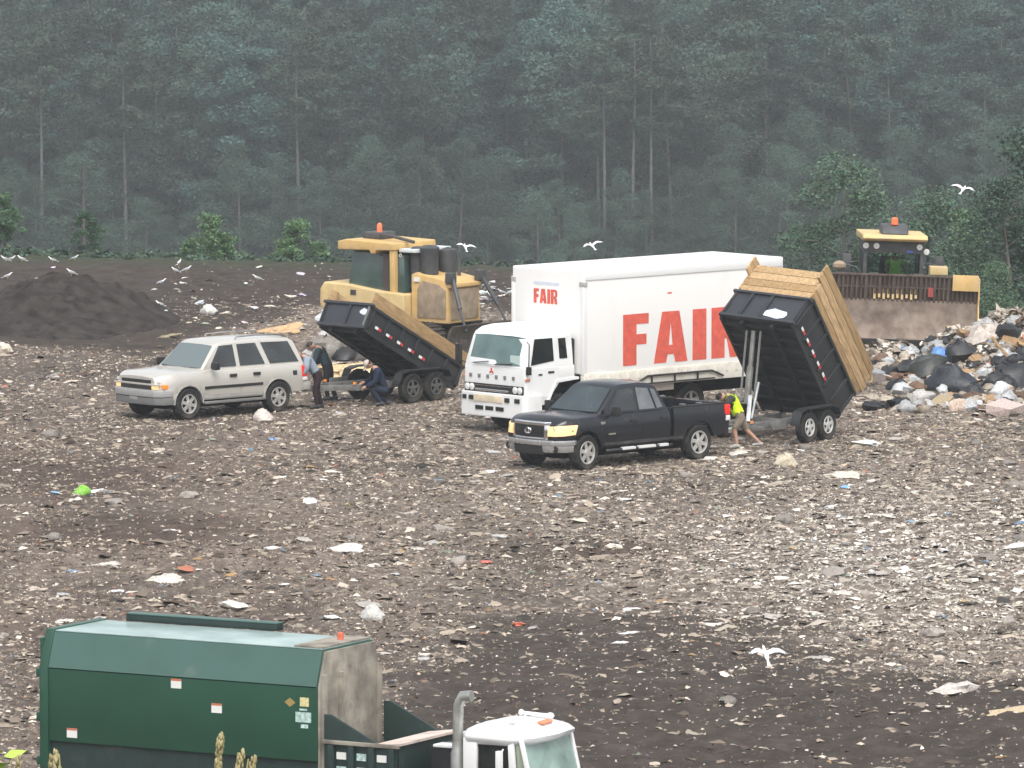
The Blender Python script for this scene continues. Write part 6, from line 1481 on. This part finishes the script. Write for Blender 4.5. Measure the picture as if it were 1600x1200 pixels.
gull(False, (pm.x + .25, pm.y + 1.0, top_z(pm.x + .25, pm.y + 1.0)[0]), 2.9, 'gull perched on the very top of the soil mound', s=.48)
p = gp(1362, 563, .75); gull(False, (p.x, p.y, top_z(p.x, p.y)[0] + .12), 3.3, 'large white gull standing on the rubbish heap in front of the blade', s=1.25)

# ------------------------------------------------------------------ grass stalks on the bank in front of the camera
stalkM = M('dry_stalk', (.30, .29, .12), .8, var=.3); headM = M('seed_head', (.36, .31, .16), .9, var=.4, scale=30); lfM = M('lime_leaf', (.36, .52, .08), .6, var=.2)
def stalk(px, py, d, h, lean, label, head=.05):
    q = dp(px, py, d); z0 = hz(q.x, q.y); o = empty('grass_stalk', (q.x, q.y, z0), 0, label, 'grass stalk', 'grass stalks on the near bank')
    H = q.z - z0; pts = [(lean * (t - 1) , 0, H * t) for t in np.linspace(0, 1, 6)]
    MB().tube(pts, [.0022, .002, .0018, .0016, .0014, .001], 5).build('stem', stalkM, o)
    hd = MB(); rd = random.Random(int(px))
    for k in range(34):
        t = k / 33; c = Vector(pts[-1]) + Vector((lean * .08 * t, 0, -head + head * 1.1 * t)); a = rd.uniform(0, 6.28); r = .0026 * math.sin(math.pi * min(1, .15 + .8 * t)) + .001
        hd.ball((c.x + r * math.cos(a), c.y + r * math.sin(a), c.z), (.0015, .0015, .0034), 6)
    hd.build('seed_head', headM, o); return o
for px, py, d, lean, lb, hd in [(343, 1150, 8.0, .02, 'tallest grass seed head before the green container', .018), (341, 1176, 8.2, .0, 'second seed head just below the tallest one', .02), (372, 1176, 8.1, .06, 'seed head leaning right of the tallest one', .02), (388, 1186, 8.0, .08, 'lowest leaning seed head before the container', .018),
                            (92, 1178, 7.9, -.05, 'seed head at the lower left corner of the container', .03), (84, 1186, 8.0, -.03, 'short seed head beside the corner seed head', .03), (18, 1188, 7.8, .1, 'dry grass tuft at the bottom left corner', .04)]:
    stalk(px, py, d, 0, lean, lb, hd)
q = dp(6, 1176, 8.0); z0 = hz(q.x, q.y); o = empty('leafy_weed', (q.x, q.y, z0), 0, 'lime green leafy weed at the bottom left corner', 'weed'); H = q.z - z0
MB().tube([(0, 0, 0), (.0, 0, H * .95)], .002, 5).build('stem', stalkM, o)
for a, r, zz in ((.2, .016, 0), (2.4, .014, -.004), (4.4, .015, -.012), (3.4, .012, .004)):
    u, v = Vector((math.cos(a), .3 * math.sin(a), .25)), Vector((-math.sin(a), math.cos(a), .5)); c = Vector((0, 0, H - .004 + zz))
    MB().add([c, c + u * r * .5 + v * r * .45, c + u * r * 1.1 + v * r * .25, c + u * r * 1.5, c + u * r * 1.1 - v * r * .3, c + u * r * .5 - v * r * .4, c + u * r * .7 + Vector((0, 0, .002))], [(0, 1, 6), (1, 2, 6), (2, 3, 6), (3, 4, 6), (4, 5, 6), (5, 0, 6)]).build('leaf', lfM, o)
